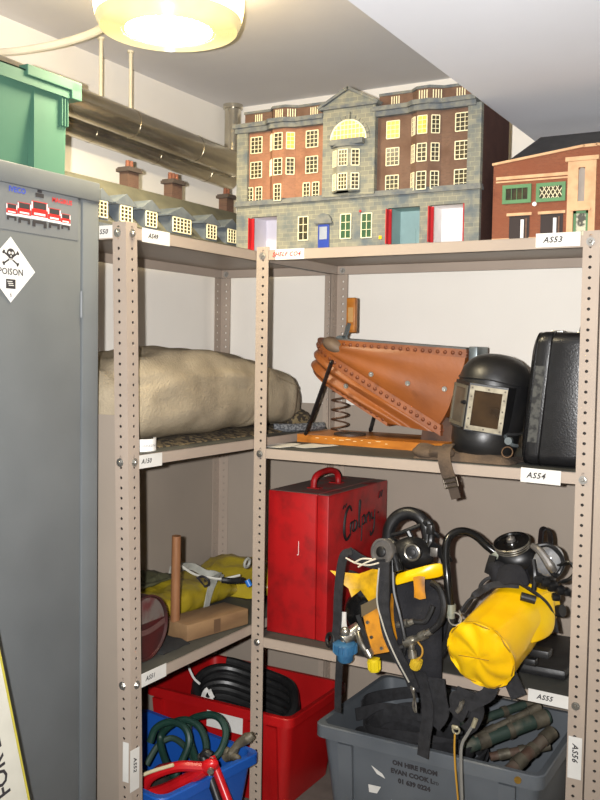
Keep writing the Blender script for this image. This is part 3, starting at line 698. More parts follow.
ys = [-.555+.0123*i for i in range(79)]
for y in ys: rings.append([canvas_pt(min(y,.405), 2*PI*i/N) for i in range(N)])
rings.append([canvas_pt(.39, 2*PI*i/N, .82) for i in range(N)]); rings.append([canvas_pt(.36, 2*PI*i/N, .6) for i in range(N)])
mb.loft(rings)
cb = mb.build('canvas_bundle', M_canvas, None, smooth=70); tag(cb, 'large rolled beige canvas bundle on the left middle shelf', 'canvas')
mb = MB(); mb.tube([canvas_pt(.402, PI*2*i/30)+V((.003*math.cos(PI*2*i/30),.002,.003*math.sin(PI*2*i/30))) for i in range(31)], .003, 6, 1); mb.build('stitched_edge', M_seam, cb)
mb = MB(); mb.tube([canvas_pt(y, .12+.35*math.sin(9*y))+V((.002,0,0)) for y in (.22,.25,.28,.31,.335,.36)], .0018, 5, 4); mb.build('seam', mat('canvas_seam', (128,114,90), .9), cb)

def cloth_slab(mb, x0, x1, y0, y1, z0, h, nx=22, ny=40, seed=0., amp=.3, edge=.18):
    """lumpy folded cloth lying on a shelf: closed top and flat underside"""
    top = []; bot = []
    for j in range(ny+1):
        v_ = j/ny; rt = []; rb = []
        for i in range(nx+1):
            u_ = i/nx
            q = V((x0+(x1-x0)*u_, y0+(y1-y0)*v_, 0)); n1 = noise.noise(q*9+V((seed,0,0))); n2 = noise.noise(q*24+V((0,seed,0)))
            e = min(1, min(u_, 1-u_)/edge)*1.; e2 = min(1, min(v_, 1-v_)/(edge*.6)); k = (1-(1-e)**2)*(1-(1-e2)**2)
            ox = .018*noise.noise(V((seed+3, q.y*16, u_))) ; oy = .018*noise.noise(V((q.x*16, seed+5, v_)))
            rt.append(V((q.x+ox, q.y+oy, z0+.002+h*max(.06, k*(.75+amp*n1+.4*amp*n2))))); rb.append(V((q.x+ox, q.y+oy, z0)))
        top.append(rt); bot.append(rb)
    T_ = [mb.vs(r_) for r_ in top]; B_ = [mb.vs(r_) for r_ in bot]
    for j in range(ny):
        for i in range(nx):
            mb.f((T_[j][i],T_[j][i+1],T_[j+1][i+1],T_[j+1][i])); mb.f((B_[j][i],B_[j+1][i],B_[j+1][i+1],B_[j][i+1]))
    for j in range(ny): mb.f((T_[j][0],T_[j+1][0],B_[j+1][0],B_[j][0])); mb.f((T_[j][nx],B_[j][nx],B_[j+1][nx],T_[j+1][nx]))
    for i in range(nx): mb.f((T_[0][i],B_[0][i],B_[0][i+1],T_[0][i+1])); mb.f((T_[ny][i],T_[ny][i+1],B_[ny][i+1],B_[ny][i]))
    return mb
M_pattern = mat('brown_patterned_fabric', (120,104,74), .9, 0, (52,44,34), 62, .46, .54, bump=.4, bscale=200, detail=2)
mb = cloth_slab(MB(), -.42, -.05, -.50, .47, SL+.0005, .016, seed=2.)
tag(mb.build('patterned_cloth', M_pattern, None, smooth=60), 'brown mottled cloth folded flat beneath the beige canvas bundle', 'cloth')
mb = MB(); mb.ell((-.085,.385,SL+.034), (.062,.075,.034), 30, 20); mb.noise(.014, 16, 4); mb.noise(.006, 45, 2)
for v in mb.bm.verts: v.co.z = max(v.co.z, SL+.004)
tag(mb.build('patterned_cloth', M_pattern, None, smooth=60), 'brown mottled cloth bunched up past the right end of the canvas bundle', 'cloth')
# white band near the post
wb = MB(); Mt = Matrix.Translation((-.075,-.445,SL))
R0 = []
for k in range(25):
    a = -2.0+3.1*k/24; R0.append([V((.05*math.cos(a)*1.1, .05*math.sin(a), z)) for z in (0,.027)])
wb.M = Mt; wb.grid([[p[0] for p in R0],[p[1]+V((0,0,.004)) for p in R0]], .0015)
wbo = wb.build('paper_band', mat('white_paper', (240,238,234), .55), None, smooth=60); tag(wbo, 'curled white paper band with small print beside the front left post', 'paper')
mb = MB(); mb.text('HARNESS No 2', .0085, Matrix.Translation((-.075+.0562,-.452,SL+.014)) @ Matrix.Rotation(PI/2+.0, 4, 'Z') @ Matrix.Rotation(PI/2, 4, 'X'))
for v in mb.bm.verts:                                   # wrap the print round the band
    d = v.co-V((-.075,-.445,SL)); a = math.atan2(d.y, d.x/1.1); v.co = V((-.075,-.445,0))+V((.0507*math.cos(a)*1.1,.0507*math.sin(a),v.co.z))
mb.build('print', mat('grey_ink', (120,120,124), .7), wbo, smooth=0)
# grey webbing roll and paper sheets by the middle post
tag(MB().tube([(-.075,.235,SL+.014),(-.03,.275,SL+.013),(.0,.33,SL+.014),(.02,.39,SL+.015)], .013, 10).build('webbing_roll', mat('grey_weave', (120,122,124), .8, 0, (70,72,76), 160, .45, .55, bump=.5, bscale=300)),
    'short grey woven webbing roll between the canvas bundle and the bellows', 'webbing')
for i, (x, y, a, lab) in enumerate(((.035,.09,.25,'loose white paper sheet on the shelf edge beside the middle post'),(.125,.135,-.15,'loose white paper sheet lying nearer the bellows board'))):
    mb = MB(); Mp = Matrix.Translation((x,y,Z2R+.0022)) @ Matrix.Rotation(a, 4, 'Z'); mb.M = Mp
    mb.grid([[V((-.05+.01*k,-.06+.12*j,.0015*math.sin(k*.8+j*2)*(k/10)+.002*(k/10)**2)) for k in range(11)] for j in range(2)], .0006)
    tag(mb.build('paper_sheet', M_card, None), lab, 'paper', 'loose papers on the shelf')

# ---------------------------------------------------------------- bellows
M_leather = mat('tan_leather', (146,83,36), .42, 0, (114,62,27), 6, .35, .72, bump=.12, bscale=60, spec=.5)
M_leatherband = mat('brown_leather_band', (140,78,34), .5, 0, (106,56,24), 14, .4, .7, bump=.15, bscale=80)
M_stud = mat('brown_stud', (112,58,28), .45, .2)
M_wood = mat('orange_varnished_wood', (186,116,40), .38, 0, (156,92,30), 10, .35, .7, stretch=(1,7,7))
M_bracket = mat('grey_bracket', (120,128,130), .4, .6)
M_flat = mat('black_iron', (26,26,28), .45, .2)
bl = thing('foot_bellows', 'tan leather studded bellows on an orange wooden base board', 'bellows', (.28,.32,Z2R+.0015))
BY = .335
def BX(cx_): return .0565+(cx_-109)*.00112
def BZ(cx_, cy_): return 1.359-(cy_-243)*.00103+.009*(cx_-109)/457
def pear(xl_, xr_, rl, rr_, n=20):
    P = []; c0 = xl_+rl
    for i in range(n+1):
        a = PI/2+PI*i/n; P.append((c0+rl*math.cos(a), BY+rl*math.sin(a)))
    for i in range(1, 13):
        t = i/12; P.append((c0+(xr_-c0)*t, BY-(rl+(rr_-rl)*t)))
    for i in range(1, 4): P.append((xr_, BY-rr_+2*rr_*i/4))
    for i in range(0, 12):
        t = 1-i/12; P.append((c0+(xr_-c0)*t, BY+(rl+(rr_-rl)*t)))
    return P
zt_ = lambda x: 1.428-.06*(x-.10); zm_ = lambda x: 1.363-.597*(x-.153); zb_ = lambda x: 1.279-.60*(x-.153)
def off(P, d):
    out = []; n = len(P)
    for i in range(n):
        a = V(P[i-1]); b = V(P[(i+1) % n]); t = (b-a).normalized(); out.append((P[i][0]-t.y*-d*-1, P[i][1]+t.x*-d*-1))
    return out
def chamber(name, Pa, fa, Pb, fb, bulge, folds, m_):
    mb = MB(); rings = []; K = 14
    for k in range(K+1):
        t = k/K; g_ = bulge*math.sin(PI*t)**.7+folds*math.sin(PI*3*t)*math.sin(PI*t)
        ring = []
        cxy = V((sum(p[0] for p in Pa)/len(Pa), BY))
        for (ax_, ay_), (bx_, by_) in zip(Pa, Pb):
            x = ax_+(bx_-ax_)*t; y = ay_+(by_-ay_)*t; d = V((x, y))-cxy; d = d.normalized()
            ring.append(V((x+d.x*g_, y+d.y*g_, fa(ax_)+(fb(bx_)-fa(ax_))*t)))
        rings.append(ring)
    mb.loft(rings); return mb.build(name, m_, bl, smooth=50)
Pt = pear(.088,.545,.105,.06); Pm = pear(.046,.465,.105,.05); Pb = pear(.028,.305,.10,.07)
chamber('upper_leather', Pt, zt_, Pm, lambda x: zm_(x)+.012, .012, .004, M_leather)
chamber('lower_leather', Pm, lambda x: zm_(x)-.012, Pb, zb_, .010, .012, M_leather)
def board(name, P, f_, th, grow, m_, studs=True, rng=None, pitch=.0225, mstud=None):
    cxy = V((sum(p[0] for p in P)/len(P), BY)); Q = []
    for p in P:
        d = (V(p)-cxy).normalized(); Q.append((p[0]+d.x*grow, p[1]+d.y*grow))
    mb = MB(); mb.loft([[V((x,y,f_(x)-th/2)) for x, y in Q],[V((x,y,f_(x)+th/2)) for x, y in Q]])
    o = mb.build(name, m_, bl, smooth=40)
    if studs:
        L = [V((x,y,f_(x))) for x, y in Q+Q[:1]]; acc = 0; mb = None; k = 0
        for a, b in zip(L, L[1:]):
            seg = (b-a).length
            while acc < seg:
                p = a.lerp(b, acc/seg); n_ = V(((p.x-cxy.x),(p.y-cxy.y),0)).normalized()
                if p.y < BY+.01:
                    tn = (b-a).normalized(); nn = tn.cross(V((0,0,1))).normalized(); nn = nn if nn.dot(n_) > 0 else -nn
                    mb = MB(); mb.lathe([(.0062,-.0005),(.0055,.002),(.003,.0038),(.0004,.0042)], frame(p, tn, nn.cross(tn)) , 10, cap1=True)
                    s_ = mb.build('stud', M_stud, o); k += 1
                acc += pitch
            acc -= seg
    return o
board('top_band', Pt, zt_, .024, .002, M_leatherband)
board('middle_board', Pm, zm_, .032, .006, M_leatherband, pitch=.0215)
board('bottom_band', Pb, lambda x: zb_(x)+.006, .026, .003, M_leatherband, pitch=.021)
mb = MB(); mb.loft([[V((x,y,zt_(x)+.012)) for x, y in Pt],[V((x,y,zt_(x)+.017)) for x, y in Pt]]); mb.build('top_board', mat('grey_slate_board', (92,90,86), .6), bl, smooth=40)
MB().ell((.135,.250,1.418), (.046,.035,.024), rot=ry(.45)).build('leather_cap', mat('grey_brown_leather', (104,86,70), .6), bl)
for cx_, cy_ in ((152,255),(302,270),(402,295),(498,310),(232,305)):
    x = BX(cx_); t = {152:(.075,.0),302:(0,0),402:(0,0),498:(0,0),232:(0,0)}
    y = {152:.252,302:.2215,402:.236,498:.255,232:.212}[cx_]; n_ = V((-.55 if cx_ == 152 else .09,-1,0)).normalized()
    mb = MB(); mb.lathe([(.0078,0),(.0075,.0015),(.004,.0018),(.003,.003),(.0004,.0032)], frame((x,y-.004,BZ(cx_,cy_)), n_.cross(V((0,0,1))), (0,0,1)) , 16, cap1=True)
    mb.build('rosette', M_steel, bl)
# base board, arms, spring, hinge block, handle
mb = MB(); mb.prism([(.015,.23),(.47,.205),(.50,.24),(.50,.44),(.46,.46),(.02,.46),(.006,.42),(.006,.26)], Matrix.Translation((0,0,Z2R+.0016)), .024); mb.build('base_board', M_wood, bl, smooth=30)
mb = MB()
for k in range(14): mb.box((.09+.027*k+.006*math.sin(k*7),.2247-.0013*k,Z2R+.018+.003*math.sin(k*3.3)), (.012+.006*math.sin(k*5),.001,.0016))
s_ = mb.build('paint_scuffs', mat('cream_scuffs', (220,196,150), .7), [c for c in bl.children if c.name.startswith('base_board')][0], smooth=0); s_['kind'] = 'stuff'
def bar(p0, p1, w, t, name, m_):
    p0 = V(p0); p1 = V(p1); d = p1-p0; mb = MB(); mb.M = frame(p0, d, (0,-1,0)); mb.prism([(0,-w/2),(d.length,-w/2)]+[(d.length+w/2*math.sin(a), -w/2*math.cos(a)) for a in (PI*i/6 for i in range(1,6))]+[(d.length,w/2),(0,w/2)]+[(-w/2*math.sin(a), w/2*math.cos(a)) for a in (PI*i/6 for i in range(1,6))], I4, t)
    mb.cyl((0,0,-.003), (0,0,t+.003), .005, seg=10); mb.cyl((d.length,0,-.003), (d.length,0,t+.003), .005, seg=10); return mb.build(name, m_, bl, smooth=40)
bar((.148,.203,1.366), (.060,.212,1.148), .020, .004, 'side_arm', M_flat); bar((.205,.452,1.29), (.17,.445,1.15), .020, .004, 'side_arm', M_flat)
mb = MB(); mb.tube([V((.133+.026*math.cos(2*PI*4.5*t),.29+.026*math.sin(2*PI*4.5*t),1.142+.135*t)) for t in (i/90 for i in range(91))], .0026, 6, 1); mb.build('spring', mat('rusty_spring', (92,66,50), .5, .4), bl)
MB().cyl((.165,.30,Z2R+.0256), (.165,.30,Z2R+.032), .05, seg=28).build('spring_seat', mat('dark_leather', (58,44,36), .6), bl)
mb = MB(); mb.prism([(.40,Z2R+.025),(.50,Z2R+.025),(.515,1.205),(.46,1.215),(.43,1.19),(.405,1.17)], frame((0,.42,0),(1,0,0),(0,0,1)), .115); mb.build('hinge_block', mat('dark_hinge_wood', (84,58,42), .6, 0, (60,42,32), 20), bl, smooth=30)
MB().b2((.548,.29,zt_(.5)-.05), (.575,.39,zt_(.5)+.018), .004).build('end_plate', M_bracket, bl, smooth=30)
mb = MB(); mb.M = frame((.166,.285,1.462),(1,0,0),(0,0,1)); mb.box((.006,.052,0), (.030,.108,.022), .004); hd = mb.build('handle', M_wood, bl, smooth=40)
mb = MB(); mb.M = frame((.173,.2735,1.515),(1,0,0),(0,0,1)); mb.box((0,0,0), (.017,.045,.0006)); mb.build('paper_label', mat('tan_paper', (196,150,90), .7), hd, smooth=0)
mb = MB(); mb.strap([(.140,.245,1.424),(.150,.258,1.432),(.160,.270,1.455),(.168,.272,1.490)], .026, .004, (.8,-.6,.1)); mb.cyl((.150,.245,1.437), (.150,.28,1.437), .014, seg=12); mb.build('handle_bracket', M_bracket, bl, smooth=40)

# ---------------------------------------------------------------- smoke helmet
M_helmet = mat('black_leather_helmet', (24,24,25), .4, 0, (40,38,36), 9, .45, .75, bump=.12, bscale=50, spec=.6)
M_neck = mat('brown_grey_cloth', (96,78,60), .9, 0, (66,54,44), 14, .35, .65, bump=.5, bscale=180)
M_palebrass = mat('pale_worn_metal', (142,134,114), .5, .3, (112,104,86), 40)
sh = thing('smoke_helmet', 'black leather smoke helmet with pale framed glass window, brown neck cloth and hanging strap', 'helmet', (.672,.13,Z2R+.0015))
hx_, hy_ = .654, .135
MH = Matrix.Translation((hx_,hy_,Z2R+.003)) @ Matrix.Translation((0,0,.009)) @ Matrix.Rotation(math.radians(7), 4, 'Y') @ Matrix.Translation((-hx_,-hy_,-Z2R-.003))
def MBH():
    m = MB(); m.M = MH; return m
mb = MBH(); rings = []
for z, rx_, ry_, oy in ((1.120,.070,.075,-.010),(1.130,.082,.088,-.012),(1.155,.088,.095,-.014),(1.192,.090,.098,-.012),(1.196,.094,.099,-.008),(1.23,.0955,.100,0),(1.28,.0965,.100,.003),(1.325,.095,.098,.004),(1.350,.089,.091,.005),(1.370,.075,.077,.006),(1.384,.055,.056,.007),(1.392,.030,.030,.008),(1.394,.006,.006,.008)):
    rings.append([V((hx_+rx_*math.cos(a), hy_+oy+ry_*math.sin(a), z)) for a in (2*PI*i/40 for i in range(40))])
mb.loft(rings); mb.build('shell', M_helmet, sh, smooth=45)
MBH().torus(Matrix.Translation((hx_,hy_-.01,1.194)) @ Matrix.Diagonal((1,1.04,1,1)), .0945, .004, 40).build('lower_rim', mat('grey_rim', (58,58,58), .5, .3), sh)
mb = MBH(); mb.tube([(hx_+.0965*math.cos(a)*1.0, hy_+.004+.1*math.sin(a), 1.325+.004*math.sin(a*3)) for a in (PI*1.02+PI*.96*i/20 for i in range(21))], .002, 6, 1); mb.build('stitched_ridge', M_helmet, sh)
# two-sided window box
A, B, C_ = V((.566,.082,0)), V((.626,.020,0)), V((.724,.036,0))
z0_, z1_ = 1.194, 1.312
mb = MBH(); mb.prism([(A.x,A.y),(B.x,B.y),(C_.x,C_.y),(C_.x+.012,C_.y+.07),(A.x+.02,A.y+.06)], Matrix.Translation((0,0,z0_-.003)), z1_-z0_+.006); mb.build('window_box', M_helmet, sh, smooth=0)
def win(P0, P1, zz0, zz1, m_, fw, nm, glass, screws):
    d = (P1-P0); L_ = d.length; nrm = V((d.y,-d.x,0)).normalized(); Mw = frame(P0+V((0,0,zz0))+nrm*.001, d, (0,0,1)); H_ = zz1-zz0
    mb = MBH(); mb.M = MH @ Mw
    mb.b2((0,0,0), (L_,fw,.004)); mb.b2((0,H_-fw,0), (L_,H_,.004)); mb.b2((0,fw,0), (fw,H_-fw,.004)); mb.b2((L_-fw,fw,0), (L_,H_-fw,.004))
    fr = mb.build(nm, m_, sh, smooth=0)
    mb = MBH(); mb.M = MH @ Mw; mb.b2((fw,fw,.0002), (L_-fw,H_-fw,.0018)); mb.build('pane', glass, fr, smooth=0)
    if screws:
        for i, (x, y) in enumerate([(fw/2,H_*k/4+.0 if 0 < k < 4 else (fw/2 if k == 0 else H_-fw/2)) for k in range(5)]+[(L_-fw/2,H_*k/4 if 0 < k < 4 else (fw/2 if k == 0 else H_-fw/2)) for k in range(5)]+[(L_/2,fw/2),(L_/2,H_-fw/2)]):
            mb = MBH(); mb.M = MH @ Mw; mb.cyl((x,y,.004), (x,y,.0056), .0025, seg=8); mb.build('screw', mat('dark_screw', (80,72,60), .5, .4) if i == 0 else bpy.data.materials['dark_screw'], fr, smooth=0)
M_dglass = mat('smoked_brown_glass', (42,32,24), .08, 0, (66,50,34), 12, .4, .7, spec=.7); M_gglass = mat('dull_grey_glass', (72,66,58), .2, 0, (96,90,80), 14, .4, .7)
win(B+V((.003,0,0)), C_, z0_, z1_-.002, M_palebrass, .012, 'front_window', M_dglass, True)
win(A, B-V((.003,-.003,0)), z0_+.004, z1_-.006, mat('tarnished_frame', (112,106,92), .5, .4), .008, 'side_window', M_gglass, False)
MBH().cyl(V((.618,.022,1.262)), V((.612,.013,1.262)), .006, .004, 12).build('window_catch', M_flat, sh)
mb = MBH(); mb.tube([(.728,.055,1.19),(.742,.04,1.18),(.754,.045,1.172),(.761,.06,1.170)], .005, 8); mb.cyl((.743,.035,1.181), (.743,.05,1.181), .010, seg=12); mb.build('side_clasp', M_bracket, sh)
mb = MBH(); mb.torus(frame((.741,.05,1.150), (1,0,0), (0,.3,1)), .014, .002, 20, 6); mb.build('wire_ring', mat('rusty_wire', (110,84,60), .5, .5), sh)
mb = cloth_slab(MB(), .50, .765, .025, .20, Z2R+.0022, .022, seed=7., amp=.6)
mb.build('neck_cloth', M_neck, sh, smooth=60)
mb = MB(); mb.ell((.535,.055,Z2R+.023), (.055,.045,.018), 28, 16); mb.ell((.572,.02,Z2R+.024), (.035,.022,.016), 20, 12); mb.noise(.010, 22, 3); mb.noise(.004, 60, 1)
for v in mb.bm.verts: v.co.z = max(v.co.z, Z2R+.0025)
mb.build('gathered_cloth', M_neck, sh, smooth=60)
mb = MB(); mb.strap([(.592,.03,1.16),(.592,.006,1.150),(.595,-.010,1.128),(.604,-.012,1.095),(.613,-.010,1.072)], .034, .004, (1,.1,.2)); st_ = mb.build('chin_strap', M_neck, sh, smooth=40)
mb = MB(); mb.strap([(.611,-.011,1.078),(.622,-.0135,1.055),(.632,-.012,1.025)], .026, .004, (1,.05,.3)); mb.build('strap_end', mat('dark_brown_webbing', (62,50,40), .8), st_, smooth=40)
mb = MB(); Mf = frame((.617,-.016,1.066), (1,.05,.28), (-.28,0,1))
for a, b in (((-.018,-.012),(.018,-.012)),((.018,-.012),(.018,.012)),((.018,.012),(-.018,.012)),((-.018,.012),(-.018,-.012)),((-.018,0),(.018,0))): mb.cyl(Mf @ V((*a,0)), Mf @ V((*b,0)), .0022, seg=8)
mb.build('buckle', mat('dark_buckle', (70,62,52), .4, .7), st_)

# ---------------------------------------------------------------- black suitcase
M_case = mat('black_leatherette', (20,20,22), .3, 0, (27,27,29), 40, bump=.15, bscale=260, spec=.6)
M_worn = mat('worn_leatherette', (66,66,62), .7, 0, (24,24,24), 60, .45, .6)
sc_ = thing('suitcase', 'black leatherette suitcase standing on end beside the right post', 'suitcase', (.867,.18,Z2R+.0015))
Mc = Matrix.Translation((.770,.050,Z2R+.003)) @ Matrix(((1,0,.085,0),(0,1,0,0),(0,0,1,0),(0,0,0,1))) @ Matrix.Rotation(math.radians(-1), 4, 'Z')
def slab(x0, x1, dy, h, r_, inset=0.):
    """rounded slab in local coords: x0..x1 thickness, depth dy, height h, corner radius r_"""
    P = []
    for (cx_, cz_, a0) in ((dy-r_,r_,-PI/2),(dy-r_,h-r_,0),(r_,h-r_,PI/2),(r_,r_,PI)):
        for i in range(7): a = a0+PI/2*i/6; P.append((cx_+(r_)*math.cos(a), cz_+(r_)*math.sin(a)))
    return P
def case_half(x0, x1, dy, h, soft0, soft1):
    mb = MB(); mb.M = Mc; prof = []
    for x, k in ((x0,soft0),(x0+.25*soft0,.45*soft0),(x0+.6*soft0,.12*soft0),(x0+1.1*soft0,0),(x1-1.1*soft1,0),(x1-.6*soft1,.12*soft1),(x1-.25*soft1,.45*soft1),(x1,soft1)):
        prof.append((x, k))
    rings = []
    for x, k in prof:
        P = slab(0,0,dy-2*k,h-2*k,.03); rings.append([V((x,k+p,k+q)) for p, q in P])
    mb.loft(rings); return mb
case_half(0, .052, .26, .342, .026, .002).build('lid', M_case, sc_, smooth=50)
case_half(.054, .172, .26, .340, .002, .03).build('body', M_case, sc_, smooth=50)
for nm, x in (('piping',.006),('piping',.0525),('piping',.014)):
    mb = MB(); mb.M = Mc; k = .018 if x < .01 else (.0008 if x > .05 else .0035)
    P = slab(0,0,.26-2*k,.342-2*k,.03); mb.tube([V((x,k+p,k+q)) for p, q in P], .0024, 6, 1, closed=True); mb.build(nm, M_blackgloss, sc_)
mb = MB(); mb.M = Mc; mb.b2((.020,-.0006,.06), (.044,.002,.255)); mb.build('worn_strip', M_worn, sc_, smooth=0)
mb = MB(); mb.M = Mc; mb.box((.052,.06,.343), (.03,.035,.006), .002); mb.box((.052,.20,.343), (.03,.035,.006), .002); mb.build('latch', M_steel, sc_, smooth=30)
mb = MB(); mb.M = Mc
mb.strap([(.115,.07,.338),(.115,.072,.354),(.115,.10,.362),(.115,.16,.362),(.115,.188,.354),(.115,.19,.338)], .026, .008, (1,0,0)); mb.build('handle', M_case, sc_, smooth=40)
for y in (.07,.19):
    mb = MB(); mb.M = Mc; mb.box((.115,y,.341), (.034,.02,.005), .002); mb.build('handle_mount', M_steel, sc_, smooth=30)
# ---------------------------------------------------------------- shelf 3, left
SM = Z3L+.0025
M_bag = mat('olive_yellow_vinyl', (172,152,40), .36, 0, (146,126,34), 9, .35, .7, bump=.5, bscale=34)
M_bagdark = mat('grey_green_flap', (84,84,58), .7, 0, (70,70,50), 14)
M_greystrap = mat('pale_grey_strap', (158,158,148), .7, 0, (136,136,128), 30)
yb_ = thing('vinyl_bag', 'crumpled olive yellow bag with grey straps lying on the left lower shelf', 'bag', (-.27,.05,SM))
def lump(x0, x1, y0, y1, z0, h, seed, nx=26, ny=40):
    mb = MB(); rings = []; ny_ = ny
    for j in range(ny_+1):
        v_ = j/ny_; y = y0+(y1-y0)*v_; e = math.sin(PI*min(max(v_,.0),1.))**.35 if 0 < v_ < 1 else .05
        ring = []
        for i in range(36):
            a = 2*PI*i/36; ca, sa = math.cos(a), math.sin(a)
            x = (x0+x1)/2+(x1-x0)/2*(.55+.45*e)*math.copysign(abs(ca)**.6, ca); zz = h/2*max(e,.12); z = z0+zz+zz*math.copysign(abs(sa)**.75, sa)
            p = V((x,y,z)); d = V((ca*.6,0,max(sa,0)))
            w_ = noise.noise(V((x*9+seed,y*7,z*12)))*.014+abs(noise.noise(V((x*18,y*15+seed,z*20))))*-.022+abs(noise.noise(V((x*34,y*40+seed,z*30))))*-.010+.004*math.sin(40*y+18*x+seed)*max(0,sa)
            ring.append(p+d*w_)
        rings.append(ring)
    mb.loft(rings); return mb
b1 = lump(-.43,-.172,-.33,.27,SM,.100,1.).build('front_roll', M_bag, yb_, smooth=60)
lump(-.42,-.06,.22,.475,SM,.105,5.).build('rear_roll', M_bag, yb_, smooth=60)
lump(-.44,-.29,-.31,.08,SM+.085,.026,9.).build('flap', M_bagdark, yb_, smooth=60)
mb = MB(); mb.strap([(-0.240,-0.082,0.737),(-0.240,0.019,0.729),(-0.220,0.071,0.699),(-0.200,0.092,0.694),(-0.200,0.137,0.672)], .022, .005, (.2,.2,1)); mb.strap([(-0.200,0.114,0.693),(-0.178,0.055,0.680),(-0.168,0.020,0.648),(-0.164,-0.000,0.610)], .024, .004, (0,1,.2)); 
mb.build('strap', M_greystrap, yb_, smooth=40)
mb = MB(); mb.tube([(-0.230,-0.046,0.746),(-0.200,-0.014,0.716),(-0.180,0.031,0.700),(-0.140,0.049,0.696),(-0.100,0.089,0.705)], .004, 6); mb.build('cord', mat('white_cord', (190,188,178), .7), yb_)
mb = MB(); mb.tube([(-0.130,0.034,0.697),(-0.100,0.045,0.696),(-0.060,0.045,0.704)], .0095, 8); mb.build('black_tube', M_black, yb_)
mb = MB(); mb.torus(frame((-0.060,0.066,0.753), (0,1,0), (.2,0,1)), .014, .0045, 20, 6); mb.build('grey_loop', M_greystrap, yb_)
MB().cyl((-0.060,0.067,0.700), (-0.050,0.069,0.682), .009, seg=12).build('blue_fitting', mat('blue_plastic', (40,110,190), .35), yb_)
mb = MB()
Mt = frame(V((-0.165,-0.026,0.696))+V((.012,0,.008)), (-.10,1,0), (-.75,0,.66)); mb.M = Mt
mb.b2((-.024,-.02,0), (-.017,.02,.0012)); mb.tube([(-.02,.017,0),(.004,.017,0),(.018,.006,0),(.018,-.006,0),(.004,-.017,0),(-.02,-.017,0)], .0036, 6); mb.b2((-.002,-.004,0), (.006,.004,.0012)); mb.build('lettering', M_ink, yb_)
# wooden float with stick handle
M_oldwood = mat('old_pine', (140,110,76), .7, 0, (116,88,60), 6, .3, .75, stretch=(5,1,5), bump=.1)
M_stick = mat('brown_handle_wood', (142,98,64), .5, 0, (118,78,50), 8, stretch=(4,4,.7))
wf_ = thing('wooden_rammer', 'pale wooden block with an upright round stick handle on the left lower shelf', 'tool', (-.09,-.12,SM))
mb = MB(); Mw = Matrix.Translation((-.058,-.238,SM)) @ Matrix.Rotation(math.radians(-12.5), 4, 'Z'); mb.M = Mw
mb.b2((-.105,0,0), (0,.238,.047), .003); mb.build('block', M_oldwood, wf_, smooth=30)
mb = MB(); mb.M = Mw; mb.b2((.0002,.10,.004), (.0008,.125,.042)); mb.build('dark_stain', mat('dark_wood_stain', (96,72,50), .7), wf_, smooth=0)
mb = MB(); mb.cyl((-.118,-.215,SM+.045), (-.106,-.228,.880), .0135, .0125, 18); mb.build('handle', M_stick, wf_, smooth=40)
# round worn drum behind the near post
dr_ = thing('round_drum', 'round worn dark red and grey tin drum on its side behind the front left post', 'drum', (-.12,-.425,SM))
Md = frame((-.052,-.418,SM+.0865), (.0,1,0), (0,0,1))
mb = MB(); mb.lathe([(.0,-.13),(.080,-.13),(.084,-.10),(.084,-.006),(.086,-.004),(.086,0),(.082,.001),(.080,-.006),(0,-.006)], Md, 44); mb.build('body', mat('worn_red_tin', (70,24,24), .5, 0, (46,32,30), 12, .4, .65, bump=.3, bscale=40), dr_, smooth=40)
mb = MB(); mb.M = Md; mb.prism([(.074*math.cos(a), .074*math.sin(a)) for a in (PI*.04+PI*.92*i/20 for i in range(21))], Matrix.Translation((0,.004,-.0055)), .002); mb.build('grey_patch', mat('grey_worn_patch', (98,88,82), .8, 0, (88,42,40), 18, .45, .65), dr_, smooth=0)
mb = MB(); mb.M = Md; mb.strap([(-.075,-.002,-.003),(0,-.010,-.001),(.075,.002,-.003)], .014, .002, (0,1,0)); mb.build('band', mat('pinkish_band', (92,62,58), .7), dr_, smooth=0)
mb = cloth_slab(MB(), -.19,-.045,-.36,-.245, SM-.0006, .018, 16, 16, seed=11.); tag(mb.build('rag', mat('black_rag', (30,30,30), .9), None, smooth=60), 'small black rag on the shelf between the round drum and the wooden block', 'cloth')

# ---------------------------------------------------------------- red tool box
SR = Z3R+.0025
M_redbox = mat('worn_red_paint', (160,20,23), .42, 0, (122,20,22), 22, .45, .75, bump=.08, bscale=60, spec=.45)
M_redtop = mat('dirty_red_top', (110,90,82), .75, 0, (150,30,28), 8, .56, .66, bump=.1)
tb = thing('tool_box', 'tall worn red metal box with carrying handle and black painted script on its side', 'box', (.12,.26,SR))
x0, x1, y0, y1, h = .018, .222, .058, .468, .428
MB().b2((x0,y0,SR), (x1-.038,y1,SR+h), .003).build('body', M_redbox, tb, smooth=30)
MB().b2((x1-.036,y0-.001,SR), (x1,y1,SR+h-.001), .003).build('lid', M_redbox, tb, smooth=30)
mb = MB(); mb.b2((x0+.003,y0+.003,SR+h-.0005), (x1-.04,y1-.003,SR+h+.0008)); mb.b2((x1-.0355,y0+.004,SR+h-.001), (x1-.003,y1-.003,SR+h+.0003)); mb.build('dusty_top', M_redtop, tb, smooth=0)
mb = MB(); mb.b2((x1-.041,y0-.003,SR+.004), (x1-.037,y0,SR+h-.004)); mb.build('seam_strip', M_redbox, tb, smooth=0)
mb = MB(); mb.tube([(.112,.165,SR+h),(.114,.168,SR+h+.028),(.118,.19,SR+h+.043),(.12,.245,SR+h+.047),(.122,.285,SR+h+.040),(.124,.303,SR+h+.024),(.125,.306,SR+h)], .0095, 10); hd = mb.build('handle', M_redbox, tb)
for y in (.165,.306):
    MB().box((.118,y,SR+h+.002), (.04,.03,.003), .001).build('handle_plate', M_redbox, hd, smooth=0)
